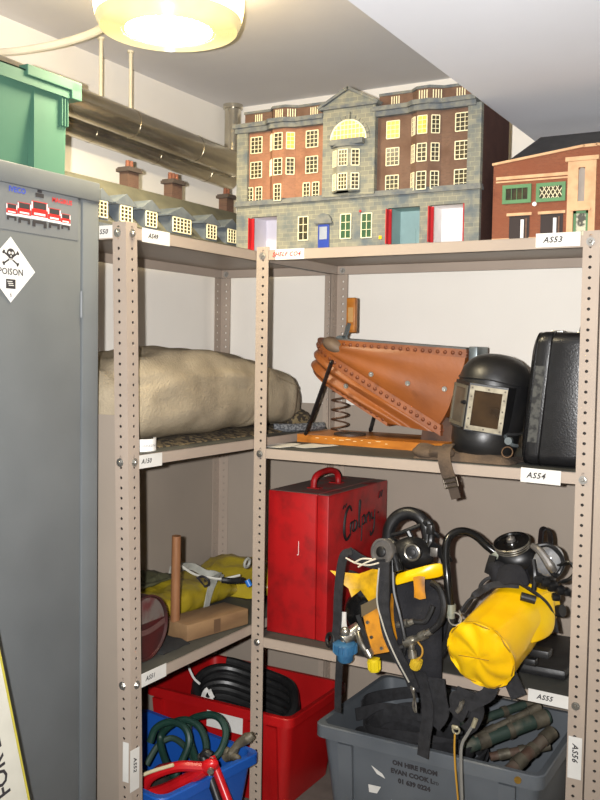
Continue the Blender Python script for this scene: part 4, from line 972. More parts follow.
mb = MB(); mb.b2((.1235,y0-.0006,SR+.245), (.1255,y0+.001,SR+.285)).b2((.120,y0-.0006,SR+.243), (.124,y0+.001,SR+.246)); mb.build('scratch', mat('pale_scratch', (220,190,190), .6), tb, smooth=0)
# the painted word, drawn as brush strokes on the side
mb = MB(); Ms = frame((x1+.0006,.25,SR+.325), (0,1,0), (0,.12,1)) @ Matrix.Diagonal((1.45,1.3,1,1)); mb.M = Ms
def stroke(P, r_=.0028): mb.tube([(x, y, 0) for x, y in P], [r_*.6, r_, r_*1.15, r_*.7], 6, 4)
stroke([(-.064,.048),(-.070,.040)],.003); stroke([(-.054,.050),(-.060,.042)],.003)
stroke([(-.030,.030),(-.040,.042),(-.058,.026),(-.064,-.012),(-.052,-.034),(-.034,-.024)],.004)          # G / C
stroke([(-.034,-.022),(-.034,-.002),(-.024,.004)],.003)
stroke([(-.006,.002),(-.018,.004),(-.024,-.016),(-.012,-.018),(-.006,.002),(-.004,-.018)])               # a
stroke([(.004,-.012),(.012,.040),(.006,.044),(.006,-.010),(.014,-.014)])                                  # l
stroke([(.022,.010),(.018,-.050)],.003); stroke([(.020,.006),(.032,.010),(.034,-.008),(.022,-.012)])      # p
stroke([(.042,.010),(.044,-.012)]); stroke([(.044,.002),(.052,.012),(.058,.008),(.060,-.010)])            # n
stroke([(.068,.012),(.070,-.004),(.080,-.004)]); stroke([(.084,.016),(.080,-.030),(.066,-.044),(.062,-.034)],.003)  # y
stroke([(.112,.056),(.106,.040)],.003); stroke([(.122,.058),(.116,.042)],.003); stroke([(.100,.004),(.104,.006)],.003)
mb.build('lettering', mat('black_sign_paint', (24,18,20), .5), tb)

# ---------------------------------------------------------------- crates on the floor
def tub(root, m_, x0, x1, y0, y1, h, tap, t=.005, rim=.014, rimh=.028, rot=0., piv=(0,0), z0=.0, band=None):
    Mr = Matrix.Translation((piv[0],piv[1],0)) @ Matrix.Rotation(rot, 4, 'Z') @ Matrix.Translation((-piv[0],-piv[1],0))
    mb = MB(); mb.M = Mr
    def ring(d, z, rad=.03, n=5):
        P = []
        for cx_, cy_, a0 in ((x1-d-rad,y1-d-rad,0),(x0+d+rad,y1-d-rad,PI/2),(x0+d+rad,y0+d+rad,PI),(x1-d-rad,y0+d+rad,1.5*PI)):
            for i in range(n+1): a = a0+PI/2*i/n; P.append(V((cx_+rad*math.cos(a), cy_+rad*math.sin(a), z)))
        return P
    mb.loft([ring(tap,z0),ring(tap*.06,h-rimh),ring(0,h-.004),ring(t,h-.002),ring(tap+t,z0+t)], True)
    mb.build('body', m_, root, smooth=30)
    mb = MB(); mb.M = Mr
    mb.loft([ring(.001,h-rimh),ring(-rim,h-rimh),ring(-rim,h-.003),ring(-rim+.003,h),ring(t-.001,h),ring(t-.001,h-.006)], False)
    mb.build('rim', m_, root, smooth=30); return Mr
M_redtub = mat('red_plastic', (176,20,22), .4, 0, (160,16,18), 6)
rt = thing('plastic_crate', 'red plastic crate holding a coil of black hose, on the floor beneath the shelves', 'crate', (-.17,.24,.001))
tub(rt, M_redtub, -.435,.094,.070,.425,.300,.03, z0=.001)
mb = MB(); mb.M = frame((-.14,.0725,.243),(1,0,0),(0,.04,1)); mb.box((0,0,0), (.135,.062,.001)); mb.build('white_label', M_card, rt, smooth=0)
for x in (.035,-.03,-.40):
    mb = MB(); mb.prism([(-.012,0),(.012,0),(.018,.262),(-.018,.262)], frame((x,.100,.004),(1,0,0),(0,-.11,1)), .010); mb.build('rib', M_redtub, rt, smooth=0)
M_hose = mat('black_hose', (26,26,27), .38, 0, (36,36,36), 30, bump=.1)
coil = []
for k in range(190):                                    # a loose coil leaning on the back of the crate
    t = k/189; a = 2*PI*6.3*t+.6; R1 = .205-.012*math.sin(3*a)-.03*t; R2 = .118+.012*math.sin(2*a+1)
    u_, v_ = R1*math.cos(a), R2*math.sin(a)
    coil.append((-.17+u_, .25+v_*.92, .115+.165*t+v_*.42-u_*.16+.014*math.cos(2*a)))
tag(MB().tube(coil, .0155, 10, 2).build('hose', M_hose), 'coil of thick black rubber hose inside the red crate', 'hose')
mb = MB(); mb.tube([(-0.341,0.140,0.379),(-0.314,0.120,0.363),(-0.287,0.110,0.338),(-0.263,0.110,0.323)], .004, 6); tag(mb.build('plastic_strip', M_card), 'thin white plastic strip poking out of the black hose coil', 'strip')
mb = MB(); 
for p, q in (((-0.257,0.120,0.278),(-0.238,0.120,0.309)),((-0.237,0.125,0.304),(-0.218,0.120,0.283))): mb.strap([p,V(p).lerp(V(q),.5)+V((0,-.004,.004)),q], .014, .002, (1,.3,.2))
mb.strap([(-0.257,0.120,0.278),(-0.236,0.118,0.274),(-0.218,0.120,0.283)], .012, .002, (0,.3,1)); tag(mb.build('paper_scrap', M_card), 'crumpled white scrap on the black hose coil in the red crate', 'paper')

M_bluetub = mat('blue_plastic_tub', (28,84,170), .42, 0, (26,82,170), 6)
bt = thing('plastic_crate', 'blue plastic crate with green hose and red tools, on the floor by the left posts', 'crate', (-.2,-.25,.001))
BRX, BRY = .072, -.085; BA = math.radians(-9)
Mb = tub(bt, M_bluetub, BRX-.475, BRX, BRY-.36, BRY, .252, .03, rot=BA, piv=(BRX,BRY), z0=.001)
M_ghose = mat('dark_green_hose', (22,50,42), .5, 0, (28,60,50), 20)
loops = [[(-0.200,-0.220,0.268),(-0.187,-0.210,0.308),(-0.144,-0.200,0.332),(-0.094,-0.200,0.328),(-0.069,-0.210,0.294),(-0.085,-0.230,0.232),(-0.105,-0.240,0.202)],
         [(-0.203,-0.170,0.255),(-0.167,-0.160,0.307),(-0.124,-0.150,0.325),(-0.074,-0.150,0.312),(-0.038,-0.170,0.269),(-0.044,-0.200,0.232)],
         [(-0.132,-0.130,0.301),(-0.079,-0.120,0.339),(-0.029,-0.120,0.341),(0.002,-0.130,0.310),(-0.001,-0.150,0.264),(-0.017,-0.180,0.237)]]
gh = [p for L_ in loops for p in L_]
tag(MB().tube(gh, .0105, 10, 6).build('hose', M_ghose), 'looped dark green rubber hose standing up in the blue crate', 'hose')
tag(MB().tube([(-0.230,-0.200,0.185),(-0.218,-0.160,0.232),(-0.190,-0.130,0.249),(-0.131,-0.140,0.236),(-0.080,-0.170,0.212),(-0.092,-0.200,0.168)], .009, 10, 6).build('hose', mat('dull_green_hose', (44,66,56), .6)), 'second duller green hose lying lower in the blue crate', 'hose')
M_toolred = mat('red_tool_paint', (196,24,30), .3, 0, (170,20,26), 14)
M_oldmetal = mat('old_grey_metal', (104,98,84), .55, .4, (70,64,54), 22, .4, .65, bump=.3)
rb = thing('rescue_tool', 'red cast tool with a long slot lying across the front of the blue crate', 'tool', (0.013,-0.360,0.252))
mb = MB(); P0 = V((-0.114,-0.360,0.189)); P1 = V((0.083,-0.300,0.302)); d = (P1-P0)
Mf = frame(P0, d, (0,-.45,1)); L_ = d.length; mb.M = Mf
mb.tube([(0,.0,0),(L_*.25,-.012,0),(L_*.6,-.010,0),(L_*.86,-.002,0)], .018, 10); mb.tube([(0,.0,0),(L_*.25,.046,0),(L_*.6,.042,0),(L_*.86,.006,0)], .014, 10); mb.ell((L_*.92,.002,0), (.03,.02,.016)); mb.ell((.0,.0,0), (.018,.016,.014)); mb.build('body', M_toolred, rb)
mb = MB(); mb.M = Mf; mb.tube([(-.01,.068,.012),(L_*.3,.072,.012),(L_*.62,.062,.012)], .005, 8); mb.build('cream_rod', mat('cream_rod', (214,200,160), .5), rb)
mb = MB(); mb.M = Mf; mb.cyl((L_*.95,.0,-.02), (L_*.95,.0,.022), .009, seg=12); mb.build('pivot_bolt', M_steel, rb)
ct_ = thing('bolt_cutter', 'bolt cutter with red and black handles sticking up in the blue crate', 'tool', (0.042,-0.240,0.224))
mb = MB(); mb.tube([(0.035,-0.250,0.290),(0.072,-0.260,0.240),(0.112,-0.270,0.182)], .0125, 12, 3); mb.build('red_handle', M_toolred, ct_)
mb = MB(); mb.tube([(0.015,-0.260,0.292),(0.050,-0.270,0.238),(0.087,-0.280,0.180)], .012, 12, 3); mb.tube([(0.015,-0.260,0.290),(0.024,-0.258,0.302),(0.038,-0.255,0.296)], .012, 10); mb.build('black_handle', M_black, ct_)
MB().ell((0.005,-0.255,0.285), (.010,.010,.012)).build('joint', M_steel, ct_)
mb = MB(); mb.tube([(0.010,-0.150,0.238),(0.027,-0.140,0.255),(0.044,-0.130,0.282),(0.067,-0.120,0.303),(0.084,-0.115,0.314)], [.010,.016,.012,.015,.009], 10); mb.ell((0.010,-0.140,0.257), (.016,.014,.014)); mb.ell((0.044,-0.145,0.252), (.02,.012,.012)); mb.noise(.005, 40, 2); tag(mb.build('metal_hook', M_oldmetal), 'corroded grey metal hook resting on the far rim of the blue crate', 'hook')
mb = cloth_slab(MB(), -.33,-.06,-.37,-.17, .10, .09, seed=4., amp=.7); tag(mb.build('sacking', mat('dark_lumpy_cloth', (44,42,38), .8, 0, (64,58,48), 20)), 'dark crumpled sacking in the bottom of the blue crate', 'cloth')
mb = MB(); mb.tube([(-0.149,-0.300,0.186),(-0.131,-0.270,0.222),(-0.097,-0.250,0.233)], .012, 8); tag(mb.build('pipe', mat('dull_red_pipe', (92,30,34), .5)), 'dull red pipe end under the green hose in the blue crate', 'pipe')

# grey tote
M_tote = mat('grey_tote_plastic', (92,97,102), .5, 0, (82,87,92), 5, bump=.04)
gt = thing('plastic_crate', 'big grey plastic tote stencilled ON HIRE FROM on the floor under the breathing sets', 'crate', (.56,.2,.001))
tub(gt, M_tote, .247,.868,-.018,.43,.352,.035, z0=.001, rimh=.036, rim=.014)
for x in (.33,.79):
    mb = MB(); mb.prism([(-.016,0),(.016,0),(.022,.31),(-.022,.31)], frame((x,.016,.003),(1,0,0),(0,-.108,1)), .012); mb.build('rib', M_tote, gt, smooth=0)
MB().cyl((.82,-.032,.334), (.82,-.036,.334), .009, seg=14).build('rivet', M_brass, gt)
mb = MB(); Mf = frame((.535,-.0125,.263),(1,0,-.015),(0,-.105,1))
mb.text('ON HIRE FROM', .0185, Mf @ Matrix.Translation((0,.026,.0012)), bold=.0011, space=1.02); mb.text('EVAN COOK L', .0185, Mf @ Matrix.Translation((-.008,.001,.0012)), bold=.0011, space=1.02); mb.text('TD', .0115, Mf @ Matrix.Translation((.061,-.002,.0012)), bold=.0004); mb.text('01 639 0224', .0185, Mf @ Matrix.Translation((-.002,-.024,.0012)), bold=.0011)
mb.build('lettering', M_ink, gt, smooth=0)
for k, P in enumerate(([(-.02,.012),(.012,-.004),(.02,-.016),(-.004,-.008)],[(-.022,.008),(.016,.01),(.004,-.012),(-.02,-.014)],[(-.034,-.004),(-.02,.014),(-.004,.008),(.012,.02),(.034,.004),(.03,-.02),(-.03,-.02)],[(-.006,.006),(.008,.003),(.0,-.006)],[(-.016,.008),(.016,.002),(.02,-.012),(-.014,-.012)])):
    c = ((.427,.252),(.418,.198),(.55,.137),(.470,.172),(.63,.146))[k]
    mb = MB(); mb.prism(P, frame((c[0],-.0185+(.352-c[1])*0+.0+(.316-c[1])*.105,c[1]),(1,0,0),(0,-.105,1)), .0012); mb.build('torn_label', M_card, gt, smooth=0)
# contents of the tote
co = []
for k in range(150):
    t = k/149; a = 2*PI*4.2*t+.3; co.append((.47+(.185-.035*t+.012*math.sin(2.3*a))*math.cos(a), .19+(.135-.02*t)*math.sin(a), .235+.085*t+.016*math.sin(2*a+t*5)))
mb = MB(); mb.strap(co, .042, .005, [(.3*math.cos(k*.7),.3*math.sin(k*.9),1) for k in range(40)], 2); tag(mb.build('webbing_coil', M_webbing), 'coiled black webbing belt lying in the grey tote', 'webbing')
co = [(0.271,0.098,0.318),(0.326,0.173,0.322),(0.440,0.175,0.328),(0.553,0.203,0.325),(0.600,0.283,0.325),(0.542,0.385,0.330),(0.422,0.377,0.330),(0.318,0.307,0.325),(0.260,0.214,0.325),(0.261,0.157,0.320)]
mb = MB(); mb.strap([V(c)+V((0,.065,0)) for c in co], .036, .005, (0,.35,1), 4); tag(mb.build('belt', M_webbing), 'flat black belt looped over the webbing coil in the grey tote', 'belt')
M_gtube = mat('green_grey_painted_metal', (50,66,58), .55, .2, (112,106,92), 9, .5, .64, bump=.15, bscale=50)
M_rust = mat('rusty_brown_metal', (84,62,50), .7, .2, (110,104,92), 10, .42, .62, bump=.2)
for (a, b, r_, m_, lab) in (((0.609,0.147,0.300),(0.800,0.329,0.370),.021,M_gtube,'front green painted metal tube leaning out of the grey tote'),((0.755,0.102,0.285),(0.830,0.258,0.355),.017,M_rust,'short rusty tube nearest the right post in the grey tote'),((0.573,0.247,0.320),(0.742,0.435,0.370),.013,M_gtube,'thin green tube at the back of the grey tote'),((0.684,0.166,0.285),(0.822,0.249,0.320),.012,M_rust,'thin rusty rod lying between the two thick tubes in the grey tote'),((0.635,0.173,0.325),(0.777,0.327,0.395),.010,M_oldmetal,'grey bare metal rod crossing above the green tubes in the grey tote')):
    a = V(a); b = V(b); d_ = (b-a).normalized(); mb = MB(); mb.cyl(a, b, r_, seg=18)
    pt = mb.build('metal_tube', m_, None); tag(pt, lab, 'tube', 'old metal tubes in the grey tote')
    for t, g_ in ((.24,.016),(.55,.008),(.9,.02)):
        c = a.lerp(b, t); MB().cyl(c-d_*g_, c+d_*g_, r_+.003, seg=18).build('collar', M_oldmetal, pt)
mb = MB(); mb.ell((0.483,0.306,0.310), (.035,.03,.022)); mb.ell((0.515,0.348,0.315), (.022,.02,.016)); mb.noise(.012, 30, 6); tag(mb.build('metal_fitting', mat('pale_corroded_metal', (128,122,108), .7, .2, (84,80,70), 24, bump=.3)), 'lumpy pale corroded fitting between the black webbing and green tubes', 'fitting')
# ---------------------------------------------------------------- breathing sets on the right lower shelf
M_mask = mat('black_mask_rubber', (20,20,21), .38, 0, (30,30,31), 30, spec=.5)
M_padding = mat('black_harness_fabric', (40,40,43), .9, 0, (27,27,30), 20, .35, .7, bump=.5, bscale=160, spec=.2)
M_greydisc = mat('grey_metal_disc', (150,146,142), .35, .7, (124,120,116), 30)
M_bluevalve = mat('blue_valve_plastic', (52,104,140), .45, 0, (40,82,118), 30)
M_couple = mat('dull_chrome', (176,172,162), .3, .85, (120,116,106), 40)
M_orange = mat('worn_orange_vinyl', (196,130,22), .5, 0, (110,72,22), 18, .42, .72)
M_cap = mat('yellow_plastic_cap', (222,196,30), .4)
M_visor = mat('smoky_visor', (150,150,150), .08, 0, (110,110,112), 12, spec=.8)
def panel(P, th, nm, m_, parent, mids=None, sub=2):
    """sheet patch from rows of points with thickness, smoothed"""
    mb = MB(); mb.grid([[V(p) for p in r_] for r_ in P], th); return mb.build(nm, m_, parent, smooth=60, sub=sub)

ba = thing('breathing_apparatus', 'black breathing set with torn yellow cover and blue valve beside the red box', 'breathing apparatus', (.42,.12,SR))
# air bottle lying back on the shelf, its dark round end to the front
c0, c1 = V((0.368,-0.030,0.691)), V((.39,.30,.650))
c0 = V((c0.x+.005, c0.y, c0.z)); d = (c1-c0).normalized(); xx, yy, _ = basis(d)
Mb_ = frame(c0, xx, yy); L_ = (c1-c0).length
mb = MB(); mb.lathe([(.0005,-.022),(.02,-.021),(.04,-.014),(.052,-.002),(.058,.015),(.059,.04),(.059,L_-.04),(.05,L_-.01),(.02,L_)], Mb_ if (Mb_.to_3x3() @ V((0,0,1))).dot(d) > 0 else Mb_ @ Matrix.Rotation(PI, 4, 'X'), 32, cap0=True, cap1=True); ab = mb.build('air_bottle', M_blackgloss, ba)
mb = MB(); mb.strap([(0.351,-0.095,0.704),(0.355,-0.100,0.673),(0.364,-0.100,0.647),(0.381,-0.098,0.641)], .022, .004, (1,-.3,.2)); mb.build('white_patch', mat('white_paint_patch', (214,210,204), .5), ba)
# main harness mass: padded back plate with drapes
mb = MB(); mb.ell((0.474,0.090,0.650), (.105,.075,.10), 32, 20); mb.noise(.022, 11, 2); mb.noise(.007, 34, 5); mb.build('back_pad', M_padding, ba, smooth=60)
mb = MB(); mb.ell((0.473,0.020,0.728), (.052,.05,.062), 24, 16); mb.noise(.016, 16, 8); mb.noise(.006, 40, 1); mb.build('shoulder_pad', M_padding, ba, smooth=60)
panel([[(0.442,-0.020,0.771),(0.493,-0.010,0.792),(0.546,0.000,0.803),(0.587,0.010,0.801)],[(0.467,-0.060,0.713),(0.509,-0.050,0.701),(0.576,-0.050,0.744),(0.606,-0.020,0.736)],[(0.487,-0.075,0.645),(0.526,-0.060,0.635),(0.595,-0.065,0.661),(0.613,-0.040,0.644)],[(0.509,-0.070,0.573),(0.546,-0.055,0.565),(0.597,-0.065,0.588),(0.619,-0.050,0.577)],[(0.533,-0.055,0.514),(0.559,-0.050,0.504),(0.600,-0.055,0.527),(0.620,-0.050,0.524)]], .005, 'harness_flap', M_padding, ba)
panel([[(0.329,-0.050,0.817),(0.357,-0.020,0.798),(0.429,-0.030,0.777)],[(0.352,-0.045,0.769),(0.378,-0.010,0.749),(0.448,-0.045,0.728)],[(0.362,-0.040,0.736),(0.396,-0.020,0.715),(0.460,-0.055,0.700)]], .005, 'harness_flap', M_padding, ba)
# yellow cover: spiky left wing and right strip
yc = panel([[(0.297,-0.070,0.803),(0.338,-0.060,0.801),(0.378,-0.050,0.801),(0.424,-0.060,0.823),(0.457,-0.075,0.836)],[(0.321,-0.075,0.790),(0.349,-0.070,0.785),(0.375,-0.055,0.777),(0.426,-0.075,0.805),(0.460,-0.080,0.808)],[(0.340,-0.070,0.775),(0.359,-0.070,0.767),(0.378,-0.060,0.765),(0.426,-0.080,0.773),(0.455,-0.080,0.775)],[(0.362,-0.065,0.764),(0.367,-0.068,0.743),(0.387,-0.060,0.761),(0.424,-0.075,0.734),(0.452,-0.080,0.756)]], .003, 'yellow_cover', M_yellow_worn, ba, sub=0)
panel([[(0.480,-0.055,0.816),(0.527,-0.060,0.834),(0.570,-0.055,0.852),(0.609,-0.030,0.862)],[(0.489,-0.075,0.805),(0.535,-0.070,0.821),(0.577,-0.060,0.835),(0.612,-0.030,0.842)],[(0.485,-0.070,0.782),(0.528,-0.060,0.807),(0.580,-0.050,0.813),(0.612,-0.020,0.821)]], .003, 'yellow_cover', M_yellow, ba, sub=1)
panel([[(0.545,-0.075,0.821),(0.563,-0.078,0.827),(0.575,-0.075,0.825)],[(0.551,-0.080,0.789),(0.566,-0.083,0.794),(0.577,-0.078,0.792)],[(0.550,-0.078,0.770),(0.565,-0.080,0.767),(0.580,-0.076,0.771)]], .004, 'yellow_tab', M_orange, ba, sub=0)
# worn orange pocket with black edging
mb = MB(); Q = [(0.407,-0.100,0.730),(0.453,-0.095,0.759),(0.493,-0.095,0.652),(0.490,-0.100,0.621),(0.441,-0.105,0.605)]; 
Qa = [V(p) for p in Q]; back = V((.02,.07,.0)); mb.loft([[p for p in Qa],[p+back for p in Qa]]); pk = mb.build('orange_pocket', M_orange, ba, smooth=0)
mb = MB(); mb.loft([[V(p)+V((0,-.002,0)) for p in ((0.407,-0.100,0.732),(0.456,-0.095,0.762),(0.458,-0.097,0.734),(0.411,-0.101,0.701))],[V(p)+V((0,.002,0)) for p in ((0.407,-0.100,0.732),(0.456,-0.095,0.762),(0.458,-0.097,0.734),(0.411,-0.101,0.701))]]); mb.build('grey_flap', mat('brown_grey_vinyl', (92,78,54), .6), pk, smooth=0)
mb = MB(); mb.strap([(0.401,-0.105,0.706),(0.424,-0.108,0.654),(0.444,-0.110,0.602)], .012, .006, (1,.1,.3)); mb.build('edge_strip', M_black, pk)
for q in ((0.430,-0.104,0.691),(0.443,-0.106,0.654),(0.472,-0.104,0.629)): MB().cyl(V(q), V(q)+V((0,-.005,0)), .0045, seg=12).build('rivet', M_couple, pk)
# valve group
mb = MB(); mb.cyl((0.361,-0.110,0.630), (0.384,-0.075,0.655), .017, seg=18); mb.cyl((0.369,-0.080,0.643), (0.388,-0.065,0.658), .020, seg=18); mb.tube([(0.362,-0.100,0.630),(0.361,-0.110,0.611)], .012, 12); mb.ell((0.366,-0.110,0.656), (.014,.012,.014)); vb = mb.build('valve_body', M_couple, ba, smooth=40)
vz = V((0.367,-0.110,0.607))
mb = MB(); prof = [(.0005,.022),(.024,.022),(.030,.018),(.030,-.006),(.022,-.010),(.022,-.026),(.018,-.031),(.0005,-.031)]
mb.lathe(prof, frame(vz, (1,0,0), (0,1,.12)), 28)
for k in range(18):
    a = 2*PI*k/18; mb.box(vz+V((.0305*math.cos(a),.0305*math.sin(a),.006)), (.005,.005,.022), rot=rz(a))
mb.build('blue_knob', M_bluevalve, vb, smooth=40)
mb = MB(); mb.tube([(0.395,-0.090,0.655),(0.411,-0.105,0.635),(0.429,-0.110,0.615),(0.445,-0.112,0.600)], .009, 12); mb.cyl((0.432,-0.111,0.619), (0.442,-0.112,0.605), .013, seg=14); mb.build('valve_stem', M_couple, vb)
def cap(c, t, nm, r_=.0165, h=.034, m_=M_cap, parent=ba):
    c = V(c); t = V(t).normalized(); mb = MB(); x, y, _ = basis(t)
    Mc_ = Matrix((x, y, t)).transposed().to_4x4(); Mc_.translation = c
    mb.lathe([(.0005,-h/2),(r_*.8,-h/2),(r_*.9,-h/2+.004),(r_,h/2-.006),(r_,h/2),(r_*.6,h/2)], Mc_, 18, cap1=True)
    for k in range(12):
        a = 2*PI*k/12; mb.cyl(Mc_ @ V((r_*.92*math.cos(a), r_*.92*math.sin(a), -h/2+.005)), Mc_ @ V((r_*1.0*math.cos(a), r_*1.0*math.sin(a), h/2-.006)), .0016, seg=5)
    return mb.build(nm, m_, parent, smooth=40)
cap((0.454,-0.112,0.583), (-.1,0,1), 'yellow_cap', m_=M_cap); cap((0.566,-0.100,0.603), (.35,0,1), 'yellow_cap', .0145, .028, mat('brass_yellow_cap', (196,164,40), .45))
mb = MB()
for p, q, r_ in (((0.505,-0.085,0.691),(0.522,-0.086,0.696),.0085),((0.522,-0.086,0.696),(0.536,-0.087,0.702),.011),((0.539,-0.087,0.702),(0.552,-0.086,0.709),.008),((0.557,-0.095,0.663),(0.574,-0.095,0.673),.009),((0.574,-0.095,0.673),(0.590,-0.095,0.684),.012),((0.590,-0.095,0.684),(0.603,-0.094,0.693),.009),((0.533,-0.095,0.650),(0.558,-0.096,0.663),.013),((0.550,-0.097,0.654),(0.554,-0.098,0.631),.009),((0.554,-0.099,0.637),(0.558,-0.100,0.617),.012)): mb.cyl(p, q, r_, seg=16)
mb.build('hose_couplings', M_couple, ba, smooth=40)
mb = MB(); mb.tube([(0.568,-0.095,0.659),(0.582,-0.100,0.647),(0.583,-0.102,0.630),(0.572,-0.102,0.615)], .0025, 6); mb.build('retaining_cord', mat('ochre_cord', (170,126,40), .7), ba)
# hoses
mb = MB(); mb.tube([(0.478,-0.085,0.843),(0.479,-0.090,0.781),(0.477,-0.095,0.715),(0.487,-0.100,0.657),(0.510,-0.100,0.635),(0.535,-0.095,0.643)], .0085, 8); mb.build('hose', M_black, ba)
mb = MB(); mb.tube([(0.485,-0.075,0.858),(0.496,-0.090,0.783),(0.518,-0.098,0.722),(0.534,-0.100,0.660),(0.530,-0.095,0.619)], .006, 8); mb.build('hose', M_black, ba)
mb = MB(); mb.tube([(0.603,-0.094,0.693),(0.625,-0.090,0.719),(0.633,-0.085,0.760),(0.617,-0.075,0.797),(0.589,-0.060,0.808)], .0085, 8); mb.build('hose', M_black, ba)
mb = MB(); mb.tube([(0.549,-0.085,0.706),(0.580,-0.085,0.711),(0.593,-0.080,0.732),(0.599,-0.075,0.753)], .007, 8); mb.build('hose', M_black, ba)
# straps
def strap(parent, P, w, side, nm='strap', m_=None, t=.004):
    mb = MB(); mb.strap([V(p) for p in P], w, t, side, 6); return mb.build(nm, m_ or M_webbing, parent, smooth=40)
strap(ba, [(0.329,-0.100,0.597),(0.337,-0.100,0.667),(0.338,-0.100,0.735),(0.343,-0.100,0.804),(0.354,-0.100,0.857),(0.375,-0.095,0.872)], .027, (1,-.2,.1))
strap(ba, [(0.366,-0.090,0.867),(0.400,-0.085,0.849),(0.433,-0.080,0.841),(0.467,-0.080,0.846)], .028, (.2,-.3,1))
strap(ba, [(0.471,-0.100,0.855),(0.476,-0.108,0.784),(0.479,-0.112,0.733),(0.493,-0.114,0.672),(0.520,-0.110,0.618),(0.546,-0.095,0.566),(0.556,-0.085,0.533)], .032, (1,-.1,.15), t=.005)
mb = MB(); mb.tube([V((0.464,-0.116,0.842)),V((0.461,-0.118,0.758)),V((0.478,-0.120,0.703)),V((0.496,-0.120,0.659)),V((0.521,-0.117,0.610)),V((0.548,-0.100,0.552))], .0022, 6); mb.build('pale_edge_cord', mat('pale_cord', (176,172,160), .6), ba)
strap(ba, [(0.360,-0.125,0.604),(0.345,-0.100,0.532),(0.331,-0.075,0.466),(0.329,-0.070,0.417)], .020, (1,-.1,0))
mb = MB(); mb.torus(frame((0.314,-0.095,0.621), (.3,.0,1), (1,-.6,0)), .017, .005, 20, 8); mb.build('strap_loop', M_black, ba)
strap(ba, [(0.566,-0.070,0.573),(0.581,-0.062,0.512),(0.587,-0.060,0.460),(0.581,-0.062,0.406),(0.576,-0.062,0.347)], .034, (1,-.2,.05))
strap(ba, [(0.608,-0.065,0.564),(0.613,-0.060,0.513),(0.618,-0.055,0.473),(0.595,-0.050,0.434)], .05, (1,-.1,0))
mb = MB(); mb.tube([(0.550,-0.090,0.539),(0.557,-0.085,0.510),(0.555,-0.085,0.486),(0.561,-0.080,0.469),(0.557,-0.078,0.500),(0.549,-0.088,0.533)], .003, 6); mb.ell((0.555,-0.088,0.529), (.006,.004,.008)); mb.build('snap_hook', M_couple, ba)
mb = MB()
for P in ([(0.367,-0.115,0.856),(0.397,-0.115,0.846),(0.432,-0.115,0.845),(0.463,-0.115,0.855)],[(0.392,-0.116,0.846),(0.415,-0.117,0.860),(0.444,-0.117,0.863)],[(0.404,-0.116,0.837),(0.430,-0.117,0.853),(0.455,-0.117,0.865)]): mb.tube(P, .0025, 6)
mb.build('white_lacing', mat('white_lace', (206,196,176), .7), ba)
# mask of this set: seen upside down, its empty visor frame lets the wall show through
def ringtube(P, r_, nm, m_, parent, seg=10):
    mb = MB(); mb.tube([V(p) for p in P], r_, seg, 5, closed=True); return mb.build(nm, m_, parent)
ringtube([(0.427,0.020,0.888),(0.432,0.020,0.924),(0.450,0.025,0.953),(0.480,0.030,0.966),(0.512,0.030,0.959),(0.533,0.030,0.934),(0.540,0.030,0.899),(0.527,0.020,0.878),(0.491,0.010,0.878),(0.456,0.010,0.876)], .0175, 'visor_frame', M_mask, ba, 14)
mb = MB(); mb.tube([(0.448,0.000,0.907),(0.471,0.000,0.915),(0.498,0.005,0.928),(0.522,0.015,0.940)], .0055, 8); mb.tube([(0.494,0.000,0.923),(0.509,0.000,0.898)], .008, 8); mb.build('nose_bridge', M_mask, ba)
mb = MB(); mb.ell((0.504,-0.000,0.865), (.062,.05,.042), 28, 18); mb.noise(.006, 24, 3); mb.build('face_piece', M_mask, ba, smooth=60)
mb = MB(); mb.tube([(0.448,0.030,0.960),(0.480,0.030,0.973),(0.489,0.030,0.978)], .004, 8); mb.tube([(0.534,0.020,0.943),(0.543,0.020,0.950),(0.552,0.020,0.935),(0.552,0.020,0.902),(0.551,0.010,0.882)], .010, 10); mb.tube([(0.549,0.020,0.929),(0.564,0.025,0.919),(0.571,0.030,0.911)], .006, 8); mb.box(V((0.552,0.012,0.933)), (.018,.018,.028), .004); mb.build('head_strap', M_mask, ba)
strap(ba, [(0.558,0.000,0.893),(0.577,0.010,0.880),(0.593,0.020,0.861),(0.595,0.030,0.846)], .03, (.3,-.5,1), 'head_strap', M_mask)
MB().box(V((0.574,-0.012,0.878)), (.020,.006,.024), .002).build('buckle', M_greydisc, ba)
def disc(c, n, R, nm, m_, parent, depth=.018, hub=None):
    n = V(n).normalized(); x, y, _ = basis(n); Md_ = Matrix((x, y, n)).transposed().to_4x4(); Md_.translation = V(c)
    mb = MB(); mb.lathe([(R*.9,-depth),(R,-depth*.7),(R,-.002),(R*.96,0),(R*.84,0),(R*.80,-.004),(R*.40,-.003),(R*.36,.0),(.0005,.001)], Md_, 32, cap0=True, cap1=True)
    o = mb.build(nm, m_, parent, smooth=40)
    if hub:
        mb = MB(); mb.lathe([(R*hub,-.003),(R*hub,.003),(R*hub*.8,.005),(.0005,.005)], Md_, 20, cap1=True); mb.build('hub', M_black, o, smooth=40)
    return o
disc((0.450,-0.075,0.875), (-.25,-1,.15), .036, 'filter_disc', M_greydisc, ba, .025, .4)
dd = disc((0.528,-0.050,0.878), (.15,-1,.1), .024, 'speech_valve', M_mask, ba, .02); MB().torus(Matrix.Translation(V((0.529,-0.053,0.879))) @ Matrix.Rotation(PI/2, 4, 'X'), .0205, .0032, 28).build('chrome_ring', M_couple, dd)
mb = MB(); mb.tube([(0.478,-0.060,0.865),(0.489,-0.065,0.848),(0.498,-0.070,0.827)], .018, 12); mb.build('exhale_tube', M_blackgloss, ba)

